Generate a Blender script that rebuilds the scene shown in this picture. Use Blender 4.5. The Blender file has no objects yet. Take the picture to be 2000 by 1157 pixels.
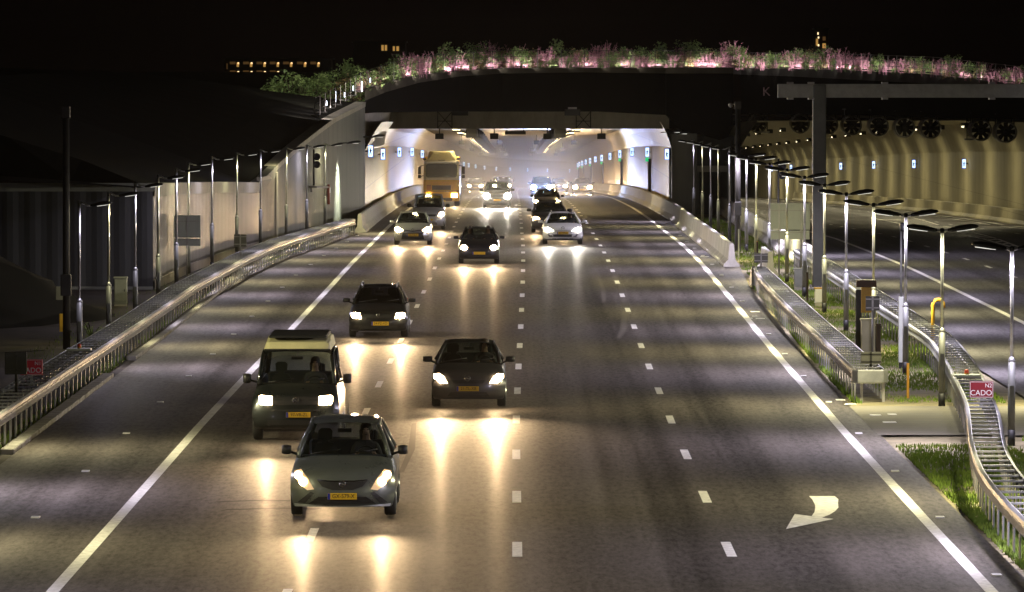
import bpy, bmesh, math, random
from mathutils import Vector, Matrix
R = math.radians
random.seed(7)
scn = bpy.context.scene
COL = scn.collection

# ---------------------------------------------------------------- camera, night sky, exposure
CAM_Z = 7.82
cam_data = bpy.data.cameras.new('camera')
cam_data.lens = 205.7
cam_data.sensor_width = 36.0
cam_data.clip_start = 1.0
cam_data.clip_end = 5000.0
cam = bpy.data.objects.new('camera', cam_data)
COL.objects.link(cam)
cam.location = (0, 0, CAM_Z)
cam.rotation_euler = (R(90 - 2.148), 0, 0)
scn.camera = cam

world = bpy.data.worlds.new('World')
scn.world = world
world.use_nodes = True
_wn = world.node_tree.nodes
_bg = _wn['Background']
_bg.inputs['Color'].default_value = (0.0016, 0.0009, 0.0007, 1)
_bg.inputs['Strength'].default_value = 0.6

scn.view_settings.view_transform = 'Standard'
scn.view_settings.look = 'None'
scn.view_settings.exposure = 0.0
scn.view_settings.gamma = 1.0
cy = scn.cycles
cy.use_denoising = True
cy.use_light_tree = True
cy.caustics_reflective = False
cy.caustics_refractive = False
cy.max_bounces = 6
cy.diffuse_bounces = 3
cy.glossy_bounces = 3
cy.transmission_bounces = 4
cy.transparent_max_bounces = 16
cy.volume_bounces = 0
cy.sample_clamp_indirect = 4.0
cy.sample_clamp_direct = 0.0
HAZE_DENSITY = 0.000018
MIST_DENSITY = 0.0015
HEAD_W = 2000.0          # watts of one headlamp
LAMP_W = 4200.0           # watts of one street lamp head
TUBE_E = 240.0           # emission of a tunnel luminaire

# ---------------------------------------------------------------- small helpers
def lerp_table(tab, d):
    if d <= tab[0][0]: return tab[0][1]
    for (a, va), (b, vb) in zip(tab, tab[1:]):
        if d <= b: return va + (vb - va) * (d - a) / (b - a)
    (a, va), (b, vb) = tab[-2], tab[-1]
    return vb + (vb - va) * (d - b) / (b - a)

H_TAB = [(40, 7.82), (97, 7.82), (110, 7.81), (120, 7.80), (132, 7.78), (145, 7.77), (170, 7.76), (181, 7.72), (193, 7.68),
         (205, 7.65), (217, 7.61), (228, 7.58), (240, 7.565), (252, 7.59), (265, 7.64), (277, 7.68), (289, 7.73), (300, 7.77),
         (312, 7.83), (325, 7.91), (343, 8.05), (370, 8.3), (400, 8.65), (443, 9.2), (493, 10.02), (543, 10.9), (593, 11.75),
         (643, 12.6), (743, 14.35), (843, 16.1), (893, 17.0), (1043, 19.9), (1243, 23.5), (1400, 26.4)]
def zroad(d):                      # level of the approaching carriageway
    return CAM_Z - (lerp_table(H_TAB, d - 6) + lerp_table(H_TAB, d) * 2 + lerp_table(H_TAB, d + 6)) / 4
B_TAB = [(593, 0), (643, .08), (693, .16), (743, .28), (793, .42), (843, .62), (893, .95), (943, 1.7), (993, 2.9), (1043, 4.75),
         (1093, 7.2), (1143, 10.6), (1193, 14.8), (1243, 19.8), (1300, 26.5), (1400, 39.5)]
def bend(d):                       # far bend of both tubes to the right
    return lerp_table(B_TAB, d) if d > 593 else 0.0
C_TAB = [(40, .08), (130, .09), (156, .17), (180, .27), (193, .316), (217, .4), (240, .46), (265, .5), (300, .49), (600, .49)]
def cen(d): return lerp_table(C_TAB, d) + bend(d)
D_TAB = [(180, 0), (290, .3), (350, .8), (450, 1.0), (1500, 1.0)]
def zroad2(d): return zroad(d) - lerp_table(D_TAB, d)
def drange(a, b, s):
    n = max(1, int(round((b - a) / s)))
    return [a + (b - a) * i / n for i in range(n + 1)]

def tag(o, label=None, cat=None, group=None, kind=None):
    if label: o['label'] = label
    if cat: o['category'] = cat
    if group: o['group'] = group
    if kind: o['kind'] = kind
    return o
def thing(name, label, cat, loc=(0, 0, 0), rz=0.0, group=None):
    o = bpy.data.objects.new(name, None)
    COL.objects.link(o)
    o.empty_display_size = .2
    o.location = loc
    o.rotation_euler = (0, 0, rz)
    return tag(o, label, cat, group)
def copy_tree(o, parent=None):
    c = o.copy(); COL.objects.link(c)
    c.parent = parent
    for ch in list(o.children): copy_tree(ch, c)
    return c

class MB:
    def __init__(s): s.v = []; s.f = []; s.m = []; s.sm = []
    def add(s, vs, fs, mi=0, smooth=False):
        n = len(s.v); s.v += [tuple(p) for p in vs]
        for f in fs: s.f.append(tuple(n + i for i in f)); s.m.append(mi); s.sm.append(smooth)
        return s
    def box(s, c, d, mi=0, rz=0.0, rx=0.0, ry=0.0):
        hx, hy, hz = d[0] / 2, d[1] / 2, d[2] / 2
        M = Matrix.Rotation(rz, 3, 'Z') @ Matrix.Rotation(rx, 3, 'X') @ Matrix.Rotation(ry, 3, 'Y')
        vs = [M @ Vector((x, y, z)) + Vector(c) for z in (-hz, hz) for y in (-hy, hy) for x in (-hx, hx)]
        return s.add(vs, [(0, 2, 3, 1), (4, 5, 7, 6), (0, 1, 5, 4), (2, 6, 7, 3), (0, 4, 6, 2), (1, 3, 7, 5)], mi)
    def bbox(s, c, d, b=.02, mi=0):            # box with chamfered vertical and top edges
        hx, hy, z0, z1 = d[0] / 2, d[1] / 2, c[2] - d[2] / 2, c[2] + d[2] / 2
        def ring(i, z): 
            x, y = hx - i, hy - i
            k = b if x > b and y > b else 0
            return [(c[0] + p, c[1] + q, z) for p, q in ((-x, -y + k), (-x + k, -y), (x - k, -y), (x, -y + k), (x, y - k), (x - k, y), (-x + k, y), (-x, y - k))]
        return s.loft([ring(0, z0), ring(0, z1 - b), ring(b * .7, z1)], mi, close=True, caps=True)
    def tube(s, pts, r, n=8, mi=0, caps=True, smooth=True, rz=None):
        pts = [Vector(p) for p in pts]; rings = []
        rs = r if isinstance(r, (list, tuple)) else [r] * len(pts)
        for i, p in enumerate(pts):
            t = (pts[min(i + 1, len(pts) - 1)] - pts[max(i - 1, 0)])
            t = t.normalized() if t.length > 1e-9 else Vector((0, 0, 1))
            a = Vector((0, 0, 1)) if abs(t.z) < .9 else Vector((1, 0, 0))
            u = t.cross(a).normalized(); w = t.cross(u)
            rings.append([p + (u * math.cos(6.2832 * k / n) + w * math.sin(6.2832 * k / n)) * rs[i] for k in range(n)])
        return s.loft(rings, mi, True, caps, smooth)
    def loft(s, rings, mi=0, close=True, caps=False, smooth=False):
        n = len(rings[0]); vs = [p for r in rings for p in r]; fs = []
        for i in range(len(rings) - 1):
            for k in range(n if close else n - 1):
                k2 = (k + 1) % n
                fs.append((i * n + k, i * n + k2, (i + 1) * n + k2, (i + 1) * n + k))
        s.add(vs, fs, mi, smooth)
        if caps:
            s.add(rings[0], [tuple(range(n - 1, -1, -1))], mi); s.add(rings[-1], [tuple(range(n))], mi)
        return s
    def lathe(s, c, prof, n=16, mi=0, axis='Z', smooth=True):
        rings = []
        for r, h in prof:
            ring = []
            for k in range(n):
                a = 6.2832 * k / n; p, q = r * math.cos(a), r * math.sin(a)
                ring.append({'Z': (c[0] + p, c[1] + q, c[2] + h), 'X': (c[0] + h, c[1] + p, c[2] + q), 'Y': (c[0] + p, c[1] + h, c[2] + q)}[axis])
            rings.append(ring)
        return s.loft(rings, mi, True, True, smooth)
    def prism_xz(s, poly, y0, y1, mi=0):
        return s.loft([[(x, y0, z) for x, z in poly], [(x, y1, z) for x, z in poly]], mi, True, True)
    def prism_xy(s, poly, z0, z1, mi=0):
        return s.loft([[(x, y, z0) for x, y in poly], [(x, y, z1) for x, y in poly]], mi, True, True)
    def build(s, name, mats, parent=None, loc=None, fix=True):
        me = bpy.data.meshes.new(name)
        me.from_pydata(s.v, [], s.f)
        for m in (mats if isinstance(mats, (list, tuple)) else [mats]): me.materials.append(m)
        me.polygons.foreach_set('material_index', s.m)
        me.polygons.foreach_set('use_smooth', s.sm)
        if fix:
            bm = bmesh.new(); bm.from_mesh(me)
            bmesh.ops.remove_doubles(bm, verts=bm.verts, dist=1e-5)
            bmesh.ops.recalc_face_normals(bm, faces=bm.faces)
            bm.to_mesh(me); bm.free()
        me.update()
        o = bpy.data.objects.new(name, me); COL.objects.link(o)
        if parent: o.parent = parent
        if loc: o.location = loc
        return o
def structure(o): o['kind'] = 'structure'; return o

def text_mesh(name, body, size, mat, parent=None, loc=(0, 0, 0), rot=(0, 0, 0), ext=.002, sx=1.0, align='CENTER'):
    cu = bpy.data.curves.new(name, 'FONT'); cu.body = body; cu.size = size; cu.align_x = align; cu.align_y = 'CENTER'; cu.extrude = ext
    tmp = bpy.data.objects.new(name, cu); COL.objects.link(tmp)
    dg = bpy.context.evaluated_depsgraph_get(); dg.update()
    me = bpy.data.meshes.new_from_object(tmp.evaluated_get(dg))
    bpy.data.objects.remove(tmp); bpy.data.curves.remove(cu)
    me.materials.clear(); me.materials.append(mat)
    o = bpy.data.objects.new(name, me); COL.objects.link(o)
    o.location = loc; o.rotation_euler = rot; o.scale = (sx, 1, 1)
    if parent: o.parent = parent
    return o

# ---------------------------------------------------------------- materials
def mat(name, col, rough=.6, metal=0.0, var=.25, vscale=3.0, bump=0.0, bscale=40.0, coat=0.0, stretch=(1, 1, 1), col2=None, emit=None, es=0.0, spec=.5):
    m = bpy.data.materials.new(name); m.use_nodes = True
    nt = m.node_tree; b = nt.nodes['Principled BSDF']; L = nt.links
    b.inputs['Roughness'].default_value = rough; b.inputs['Metallic'].default_value = metal
    b.inputs['Coat Weight'].default_value = coat; b.inputs['Specular IOR Level'].default_value = spec
    if emit:
        b.inputs['Emission Color'].default_value = (*emit, 1); b.inputs['Emission Strength'].default_value = es
    if var or col2:
        tc = nt.nodes.new('ShaderNodeTexCoord'); mp = nt.nodes.new('ShaderNodeMapping'); mp.inputs['Scale'].default_value = stretch
        L.new(tc.outputs['Object'], mp.inputs['Vector'])
        n = nt.nodes.new('ShaderNodeTexNoise'); n.inputs['Scale'].default_value = vscale; n.inputs['Detail'].default_value = 8; n.inputs['Roughness'].default_value = .65
        L.new(mp.outputs['Vector'], n.inputs['Vector'])
        r = nt.nodes.new('ShaderNodeValToRGB'); r.color_ramp.elements[0].position = .3; r.color_ramp.elements[1].position = .7
        c2 = col2 or tuple(min(1, c * (1 + var)) for c in col); c1 = col if col2 else tuple(c * (1 - var) for c in col)
        r.color_ramp.elements[0].color = (*c1, 1); r.color_ramp.elements[1].color = (*c2, 1)
        L.new(n.outputs['Fac'], r.inputs['Fac']); L.new(r.outputs['Color'], b.inputs['Base Color'])
        mr = nt.nodes.new('ShaderNodeMapRange'); mr.inputs['To Min'].default_value = max(0, rough - .12); mr.inputs['To Max'].default_value = min(1, rough + .12)
        L.new(n.outputs['Fac'], mr.inputs['Value']); L.new(mr.outputs['Result'], b.inputs['Roughness'])
    else: b.inputs['Base Color'].default_value = (*col, 1)
    if bump:
        tc = nt.nodes.new('ShaderNodeTexCoord'); n2 = nt.nodes.new('ShaderNodeTexNoise'); n2.inputs['Scale'].default_value = bscale; n2.inputs['Detail'].default_value = 4
        L.new(tc.outputs['Object'], n2.inputs['Vector'])
        bp = nt.nodes.new('ShaderNodeBump'); bp.inputs['Strength'].default_value = bump; bp.inputs['Distance'].default_value = .02
        L.new(n2.outputs['Fac'], bp.inputs['Height']); L.new(bp.outputs['Normal'], b.inputs['Normal'])
    return m
def emis(name, col, s):
    m = bpy.data.materials.new(name); m.use_nodes = True
    b = m.node_tree.nodes['Principled BSDF']
    b.inputs['Base Color'].default_value = (*[c * .5 for c in col], 1)
    b.inputs['Emission Color'].default_value = (*col, 1); b.inputs['Emission Strength'].default_value = s
    return m
def glass(name, tint=(.55, .62, .6), refl=.08):
    m = bpy.data.materials.new(name); m.use_nodes = True
    nt = m.node_tree; nt.nodes.clear()
    out = nt.nodes.new('ShaderNodeOutputMaterial'); mix = nt.nodes.new('ShaderNodeMixShader')
    t = nt.nodes.new('ShaderNodeBsdfTransparent'); t.inputs['Color'].default_value = (*tint, 1)
    g = nt.nodes.new('ShaderNodeBsdfGlossy'); g.inputs['Roughness'].default_value = .04
    fr = nt.nodes.new('ShaderNodeLayerWeight'); fr.inputs['Blend'].default_value = .25
    mr = nt.nodes.new('ShaderNodeMapRange'); mr.inputs['To Min'].default_value = refl; mr.inputs['To Max'].default_value = .7
    nt.links.new(fr.outputs['Fresnel'], mr.inputs['Value']); nt.links.new(mr.outputs['Result'], mix.inputs['Fac'])
    nt.links.new(t.outputs[0], mix.inputs[1]); nt.links.new(g.outputs[0], mix.inputs[2]); nt.links.new(mix.outputs[0], out.inputs['Surface'])
    return m

def road_material(name, c1, c2, lanes):
    m = bpy.data.materials.new(name); m.use_nodes = True
    nt = m.node_tree; L = nt.links; b = nt.nodes['Principled BSDF']; N = nt.nodes.new
    tc = N('ShaderNodeTexCoord')
    def noise(scale, st, det=6, rg=.6):
        mp = N('ShaderNodeMapping'); mp.inputs['Scale'].default_value = st; L.new(tc.outputs['Object'], mp.inputs['Vector'])
        n = N('ShaderNodeTexNoise'); n.inputs['Scale'].default_value = scale; n.inputs['Detail'].default_value = det; n.inputs['Roughness'].default_value = rg
        L.new(mp.outputs['Vector'], n.inputs['Vector']); return n.outputs['Fac']
    def math_(op, a, v=None, c=None):
        k = N('ShaderNodeMath'); k.operation = op
        L.new(a, k.inputs[0])
        if v is not None:
            if isinstance(v, (int, float)): k.inputs[1].default_value = v
            else: L.new(v, k.inputs[1])
        return k.outputs[0]
    streak = noise(1.0, (1.5, .012, 1), 6)            # tyre wear along the lanes
    wob = noise(1.0, (.25, .03, 1), 4)
    blot = noise(.35, (1, .35, 1), 8, .7)
    grain = noise(7, (1, .6, 1), 8, .85)
    sep = N('ShaderNodeSeparateXYZ'); L.new(tc.outputs['Object'], sep.inputs[0])
    ph = math_('MULTIPLY', math_('ADD', sep.outputs['X'], -lanes[0]), 2 * math.pi * 2 / lanes[1])
    tr = math_('MULTIPLY', math_('COSINE', ph), .12)
    def wide(sock, a, b_, lo, hi):
        k = N('ShaderNodeMapRange'); k.inputs['From Min'].default_value = a; k.inputs['From Max'].default_value = b_
        k.inputs['To Min'].default_value = lo; k.inputs['To Max'].default_value = hi; L.new(sock, k.inputs['Value']); return k.outputs['Result']
    mott = noise(1.0, (9, 1.6, 1), 3, .8)             # coarse stone mottling
    patch_ = noise(1.0, (.16, .035, 1), 2)             # resurfaced stretches
    f = math_('ADD', math_('ADD', wide(streak, .3, .7, 0, .42), wide(blot, .3, .7, 0, .22)), tr)
    f = math_('ADD', math_('ADD', f, wide(mott, .3, .7, -.06, .42)), wide(patch_, .47, .53, 0, .12))
    r = N('ShaderNodeValToRGB'); r.color_ramp.elements[0].position = .12; r.color_ramp.elements[1].position = 1.0
    r.color_ramp.elements[0].color = (*c1, 1); r.color_ramp.elements[1].color = (*c2, 1)
    L.new(f, r.inputs['Fac']); L.new(r.outputs['Color'], b.inputs['Base Color'])
    mr = N('ShaderNodeMapRange'); mr.inputs['From Min'].default_value = .3; mr.inputs['From Max'].default_value = .7
    mr.inputs['To Min'].default_value = .50; mr.inputs['To Max'].default_value = .72
    L.new(math_('ADD', math_('MULTIPLY', streak, .6), math_('MULTIPLY', wob, .4)), mr.inputs['Value']); L.new(mr.outputs['Result'], b.inputs['Roughness'])
    bp = N('ShaderNodeBump'); bp.inputs['Strength'].default_value = .3; bp.inputs['Distance'].default_value = .01
    L.new(mott, bp.inputs['Height']); L.new(bp.outputs['Normal'], b.inputs['Normal'])
    L.new(math_('MULTIPLY', wide(mott, .35, .65, .25, 1.0), wide(streak, .3, .7, .12, .55)), b.inputs['Specular IOR Level'])
    b.inputs['Coat Weight'].default_value = .035; b.inputs['Coat Roughness'].default_value = .3
    return m

M = {}
M['asphalt'] = road_material('asphalt', (.023, .020, .018), (.115, .099, .085), (.25, 3.5))
M['asphalt2'] = road_material('asphalt_side', (.045, .043, .043), (.15, .14, .138), (16.0, 3.5))
M['cross'] = mat('old_asphalt', (.12, .11, .09), .8, var=.25, vscale=2, bump=.2, col2=(.2, .18, .14), stretch=(.3, 1, 1))
M['tyre_mark'] = mat('tyre_mark', (.016, .014, .012), .7, col2=(.05, .042, .035), vscale=3, spec=.2)
M['pale_mark'] = mat('worn_mark', (.07, .06, .05), .75, col2=(.13, .115, .095), vscale=2.5, spec=.2)
M['paint_line'] = mat('road_paint', (.50, .48, .42), .6, var=.0, col2=(.95, .93, .85), vscale=7)
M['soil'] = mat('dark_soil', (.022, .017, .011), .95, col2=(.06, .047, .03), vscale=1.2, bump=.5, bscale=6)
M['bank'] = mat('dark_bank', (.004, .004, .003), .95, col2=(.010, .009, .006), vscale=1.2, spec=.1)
M['sand'] = mat('sandy_soil', (.09, .085, .04), .95, col2=(.30, .25, .15), vscale=1.1, bump=.6, bscale=9)
M['grass'] = mat('grass_blades', (.07, .14, .012), .8, col2=(.24, .34, .04), vscale=.8)
M['kerb'] = mat('kerb_stone', (.2, .19, .16), .85, col2=(.36, .34, .29), vscale=2.5, bump=.2)
M['concrete'] = mat('concrete', (.30, .28, .22), .8, col2=(.46, .43, .35), vscale=1.3, bump=.15, stretch=(1, 1, .35))
M['barrier'] = mat('white_concrete', (.42, .40, .36), .8, col2=(.78, .75, .68), vscale=1.6, bump=.15, stretch=(1, 1, .3))
M['tunnel_wall'] = mat('tunnel_wall', (.19, .132, .042), .55, col2=(.28, .205, .075), vscale=.9, stretch=(1, .7, .12), spec=.3)
M['tunnel_wall2'] = mat('tunnel_wall_side', (.25, .22, .125), .6, col2=(.42, .375, .23), vscale=.6, stretch=(1, .5, .15))
M['ceiling'] = mat('tunnel_ceiling', (.15, .115, .05), .5, col2=(.21, .165, .085), vscale=.4)
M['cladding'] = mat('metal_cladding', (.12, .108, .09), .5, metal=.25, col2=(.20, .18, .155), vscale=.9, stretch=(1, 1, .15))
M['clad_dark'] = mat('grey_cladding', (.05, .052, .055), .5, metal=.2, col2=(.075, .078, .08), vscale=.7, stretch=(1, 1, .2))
M['wing'] = mat('wing_panel', (.13, .13, .112), .7, metal=.0, col2=(.20, .20, .17), vscale=.8, stretch=(1, 1, .2))
M['fascia'] = mat('dark_fascia', (.004, .0035, .003), .9, col2=(.008, .007, .006), vscale=.8, spec=.1)
M['galv'] = mat('galvanised_steel', (.24, .245, .245), .42, metal=.6, col2=(.38, .385, .38), vscale=3)
M['galv_dull'] = mat('weathered_steel', (.32, .315, .30), .45, metal=.5, col2=(.52, .50, .47), vscale=2.2)
M['pole_thick'] = mat('grey_pole_paint', (.15, .155, .145), .5, metal=.3, col2=(.21, .215, .2), vscale=4)
M['pole_thin'] = mat('aluminium_pole', (.62, .63, .6), .3, metal=.9, col2=(.72, .73, .7), vscale=4)
M['black'] = mat('black_sleeve', (.012, .012, .012), .6, var=.2)
M['head'] = mat('lamp_head', (.02, .021, .022), .5, metal=.3, var=.2)
M['gantry'] = mat('gantry_steel', (.11, .115, .095), .55, metal=.1, col2=(.15, .155, .13), vscale=2)
M['signback'] = mat('sign_back', (.44, .47, .42), .5, metal=.05, col2=(.52, .55, .5), vscale=1.5)
M['signdark'] = mat('dark_sign_back', (.12, .12, .10), .6, metal=.05, col2=(.17, .165, .14), vscale=3)
M['signblack'] = mat('black_sign_back', (.02, .02, .018), .6, var=.3)
M['red'] = mat('red_sign', (.62, .012, .03), .45, var=.12)  # N1 panel red, raised to make up for the lamp light missing there
M['white'] = mat('white_paint', (.78, .77, .74), .5, var=.06)
M['cream'] = mat('cream_cabinet', (.62, .58, .36), .55, col2=(.7, .66, .42), vscale=3)
M['greycab'] = mat('grey_cabinet', (.24, .25, .2), .6, col2=(.32, .33, .27), vscale=3)
M['yellow'] = mat('yellow_paint', (.48, .27, .015), .5, col2=(.58, .34, .03), vscale=5)
M['orange'] = mat('orange_paint', (.52, .26, .03), .5, var=.2)
M['brown'] = mat('brown_cap', (.07, .035, .012), .6, var=.3)
M['wood'] = mat('dark_wood', (.05, .035, .02), .8, col2=(.1, .07, .04), vscale=4, stretch=(1, 1, .1))
M['mast'] = mat('dark_mast', (.028, .026, .022), .6, var=.3)
M['tyre'] = mat('tyre_rubber', (.012, .012, .012), .75, var=.3, vscale=8)
M['rim'] = mat('wheel_rim', (.3, .3, .3), .35, metal=.8, var=.1)
M['plastic'] = mat('black_plastic', (.014, .014, .015), .5, var=.25, vscale=6)
M['roof_rim'] = mat('roof_rim', (.07, .062, .045), .9, var=.3, vscale=.9, spec=.2)
M['seat'] = mat('seat_cloth', (.018, .017, .017), .9, var=.3)
M['plate'] = mat('number_plate', (.62, .37, .012), .5, var=.05)
M['plate_blue'] = mat('plate_blue', (.01, .02, .25), .5, var=.05)
M['ink'] = mat('black_ink', (.03, .018, .005), .6, var=0)
M['chrome'] = mat('chrome', (.75, .75, .74), .15, metal=1, var=0)
M['glass'] = glass('car_glass')
M['lens'] = glass('lamp_lens', (.85, .87, .9), .25)
M['skin'] = mat('skin', (.42, .25, .17), .6, var=.1)
M['hair'] = mat('dark_hair', (.03, .018, .01), .6, var=.3)
M['jacket'] = mat('dark_jacket', (.05, .045, .045), .85, var=.3)
M['fan'] = mat('fan_steel', (.2, .19, .16), .4, metal=.4, var=.2)
M['duct'] = mat('dark_box', (.02, .019, .016), .6, var=.2)
M['led_bulb'] = emis('led_panel', (1, .98, .88), .9)
M['tube_light'] = emis('tunnel_tube', (1.0, .73, .32), TUBE_E)
M['tube_end'] = emis('tunnel_tube_end', (1.0, .82, .48), 5.0)
M['tube_light2'] = emis('tunnel_tube_side', (1.0, .90, .5), .8)
M['wall_sign'] = emis('lit_wall_sign', (.55, .75, 1.0), 2.4)
M['sign_frame'] = mat('sign_frame_blue', (.02, .05, .4), .5, var=0, emit=(.02, .07, .8), es=.5)
M['sign_green'] = emis('lit_green_sign', (.02, .6, .2), 1.0)
M['sign_ink'] = mat('sign_symbol', (.01, .02, .1), .5, var=0)
M['railing'] = mat('railing_steel', (.05, .045, .04), .5, metal=.5, var=.2)
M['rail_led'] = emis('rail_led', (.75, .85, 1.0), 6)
M['pink'] = mat('pink_stems', (.26, .09, .13), .75, col2=(.60, .31, .39), vscale=6)
M['leaf'] = mat('green_leaf', (.04, .09, .02), .65, col2=(.24, .33, .10), vscale=2.5)
M['dry'] = mat('dry_leaf', (.10, .075, .025), .75, col2=(.28, .2, .085), vscale=2.5)
M['bark'] = mat('bark', (.05, .035, .022), .9, var=.3)
M['brick_far'] = mat('far_wall', (.05, .035, .028), .9, var=.25)
M['win_warm'] = emis('lit_window_warm', (1.0, .55, .14), .4)
M['win_dim'] = emis('lit_window_dim', (1.0, .5, .15), .06)
M['win_cold'] = emis('balcony_lamp', (1.0, .75, .4), 1.6)

def seams(m, py, pz, amt=.45, w=.012, axis='Y'):
    """panel joints of a wall: thin darker lines every py metres along it and every pz metres up"""
    nt = m.node_tree; L = nt.links; b = nt.nodes['Principled BSDF']; N = nt.nodes.new
    src = b.inputs['Base Color'].links[0].from_socket
    tc = N('ShaderNodeTexCoord'); sp = N('ShaderNodeSeparateXYZ'); L.new(tc.outputs['Object'], sp.inputs[0])
    def line(sock, p, wd):
        a = N('ShaderNodeMath'); a.operation = 'DIVIDE'; L.new(sock, a.inputs[0]); a.inputs[1].default_value = p
        c = N('ShaderNodeMath'); c.operation = 'FRACT'; L.new(a.outputs[0], c.inputs[0])
        d = N('ShaderNodeMath'); d.operation = 'LESS_THAN'; L.new(c.outputs[0], d.inputs[0]); d.inputs[1].default_value = wd / p
        return d.outputs[0]
    k = N('ShaderNodeMath'); k.operation = 'MAXIMUM'
    L.new(line(sp.outputs[axis], py, w * 4), k.inputs[0]); L.new(line(sp.outputs['Z'], pz, w), k.inputs[1])
    mx = N('ShaderNodeMix'); mx.data_type = 'RGBA'; mx.inputs['B'].default_value = (.03, .028, .02, 1)
    f = N('ShaderNodeMath'); f.operation = 'MULTIPLY'; L.new(k.outputs[0], f.inputs[0]); f.inputs[1].default_value = amt
    L.new(f.outputs[0], mx.inputs['Factor']); L.new(src, mx.inputs['A']); L.new(mx.outputs['Result'], b.inputs['Base Color'])
seams(M['tunnel_wall'], 6.0, 1.8, .7, .045)
seams(M['tunnel_wall2'], 12.0, 50, .5, .03)
seams(M['ceiling'], 8.0, 50, .5, .03)
seams(M['wing'], 2.4, 60, .55, .02)

# ================================================================ THE SETTING
def sheet(name, rows, material, dz=0.0):
    """rows: list of lists of points, joined into one sheet"""
    mb = MB(); mb.loft([[(x, y, z + dz) for x, y, z in r] for r in rows], 0, False, False)
    return structure(mb.build(name, material))

def road_left(d): return lerp_table([(60, -10.3), (222, -10.3), (244, -9.9), (284, -7.9), (1500, -7.9)], d) + bend(d)
def road_right(d): return lerp_table([(60, 8.0), (150, 8.02), (211, 8.6), (235, 9.1), (250, 9.5), (1500, 9.5)], d) + bend(d)
DS = drange(40, 300, 5) + drange(305, 1400, 10)
sheet('ground', [[(x, d, zroad2(d) - .16) for x in (-420, -60, -10, 12, 40, 420)] for d in [-20, 40] + DS], M['soil'])
sheet('motorway_road', [[(road_left(d) + (road_right(d) - road_left(d)) * k / 10, d, zroad(d)) for k in range(11)] for d in DS], M['asphalt'])
sheet('side_carriageway_road', [[(x + bend(d), d, zroad2(d)) for x in (lerp_table([(40, 12.6), (220, 12.3), (260, 12.6), (1400, 13.5)], d), 20, 31.4)] for d in DS], M['asphalt2'])
# strips of ground beside the roads
sheet('median_ground', [[(road_right(d), d, zroad(d) - .05), (10.2, d, zroad(d) - .03), (12.7, d, zroad(d) - .08)] for d in drange(40, 345, 5)], M['sand'])
def rail_left(d): return lerp_table([(60, -10.9), (150, -10.7), (195, -10.6), (225, -10.06), (245, -9.44), (264, -8.6), (283, -7.9), (290, -7.6)], d)
sheet('verge_ground', [[(min(road_left(d), -7.9), d, zroad(d) - .04), (-11.5, d, zroad(d) + .02), (-14, d, zroad(d) + .03), (-40, d, zroad(d) + .05)] for d in drange(40, 312, 5)], M['soil'])
sheet('service_crossing', [[(x, d, zroad(d) + .004 - .012 * (x - 8) / 5) for x in (7.96, 10, 12.75)] for d in drange(127, 138, 2)], M['cross'])
# kerb stones along the outer edge
kb = MB(); 
d = 121.0
while d < 284:
    if not 151 < d < 160:
        x = road_left(d) - .16
        kb.bbox((x + random.uniform(-.012, .012), d + .45, zroad(d) + .01), (.3, .86, .16), .02)
    d += .92
structure(kb.build('kerb', M['kerb']))

# road markings, painted 4 mm above the asphalt
mk = MB()
def stripe(xf, a, b, w, zf=zroad, step=5):
    rows = [[(xf(d) - w / 2, d, zf(d) + .004), (xf(d) + w / 2, d, zf(d) + .004)] for d in drange(a, b, step)]
    mk.loft(rows, 0, False)
def ledge(d): return cen(d) + lerp_table([(60, -7.07), (160, -7.05), (217, -6.97), (330, -6.88), (1500, -6.85)], d)
def redge(d): return cen(d) + lerp_table([(60, 7.2), (217, 7.2), (265, 7.25), (300, 7.15), (1500, 7.15)], d)
stripe(ledge, 60, 1300, .2); stripe(redge, 60, 1300, .2)
for k in range(-3, 90):
    d = 96.6 + 12 * k - 1.5
    for o, w in ((-3.5, .15), (0, .165), (3.5, .165)):
        dd = d + (3.0 if o < 0 else 0)
        stripe(lambda q: cen(q) + o, dd, dd + 3, w, step=3)
stripe(lambda q: 16.05 + bend(q), 60, 900, .2, zroad2)
stripe(lambda q: 29.7 + bend(q), 60, 900, .2, zroad2)
stripe(lambda q: 28.9 + bend(q), 280, 900, .12, zroad2)
for k in range(0, 60):
    d = 142.5 + 11.7 * k
    stripe(lambda q: 19.35 + bend(q), d, d + 3, .15, zroad2, 3)
    if d > 300: stripe(lambda q: 26.6 + bend(q), d, d + 3, .15, zroad2, 3)
zl = lambda q: 23.2 + (q - 270) * .006
zr = lambda q: 23.45 + (q - 268) * .027
stripe(zl, 268, 390, .15, zroad2); stripe(zr, 268, 390, .15, zroad2)
for k in range(24):
    d = 272 + k * 4.6
    a, b = zl(d), zr(d)
    mk.add([(a, d, zroad2(d) + .008), (b, d + 2.0, zroad2(d + 2) + .008), (b, d + 3.3, zroad2(d + 3.3) + .008), (a, d + 1.3, zroad2(d + 1.3) + .008)], [(0, 1, 2, 3)])
structure(mk.build('road_marking', M['paint_line']))
# curved arrow pointing back into the lane on its left
am = MB()
so = [(6.01, 108.75), (6.03, 107.9), (5.97, 106.97), (5.92, 105.9), (5.81, 105.0), (5.66, 104.15), (5.49, 103.48)]
si = [(5.53, 108.75), (5.55, 107.9), (5.54, 107.22), (5.53, 106.5), (5.49, 105.73), (5.43, 104.8), (5.33, 103.85)]
am.loft([[(x, y, zroad(y) + .004), (u, v, zroad(v) + .004)] for (x, y), (u, v) in zip(si, so)], 0, False)
am.add([(x, y, zroad(y) + .008) for x, y in ((5.05, 104.28), (5.68, 103.11), (4.73, 100.82))], [(0, 1, 2)])
structure(am.build('road_arrow_marking', M['paint_line']))
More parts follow.
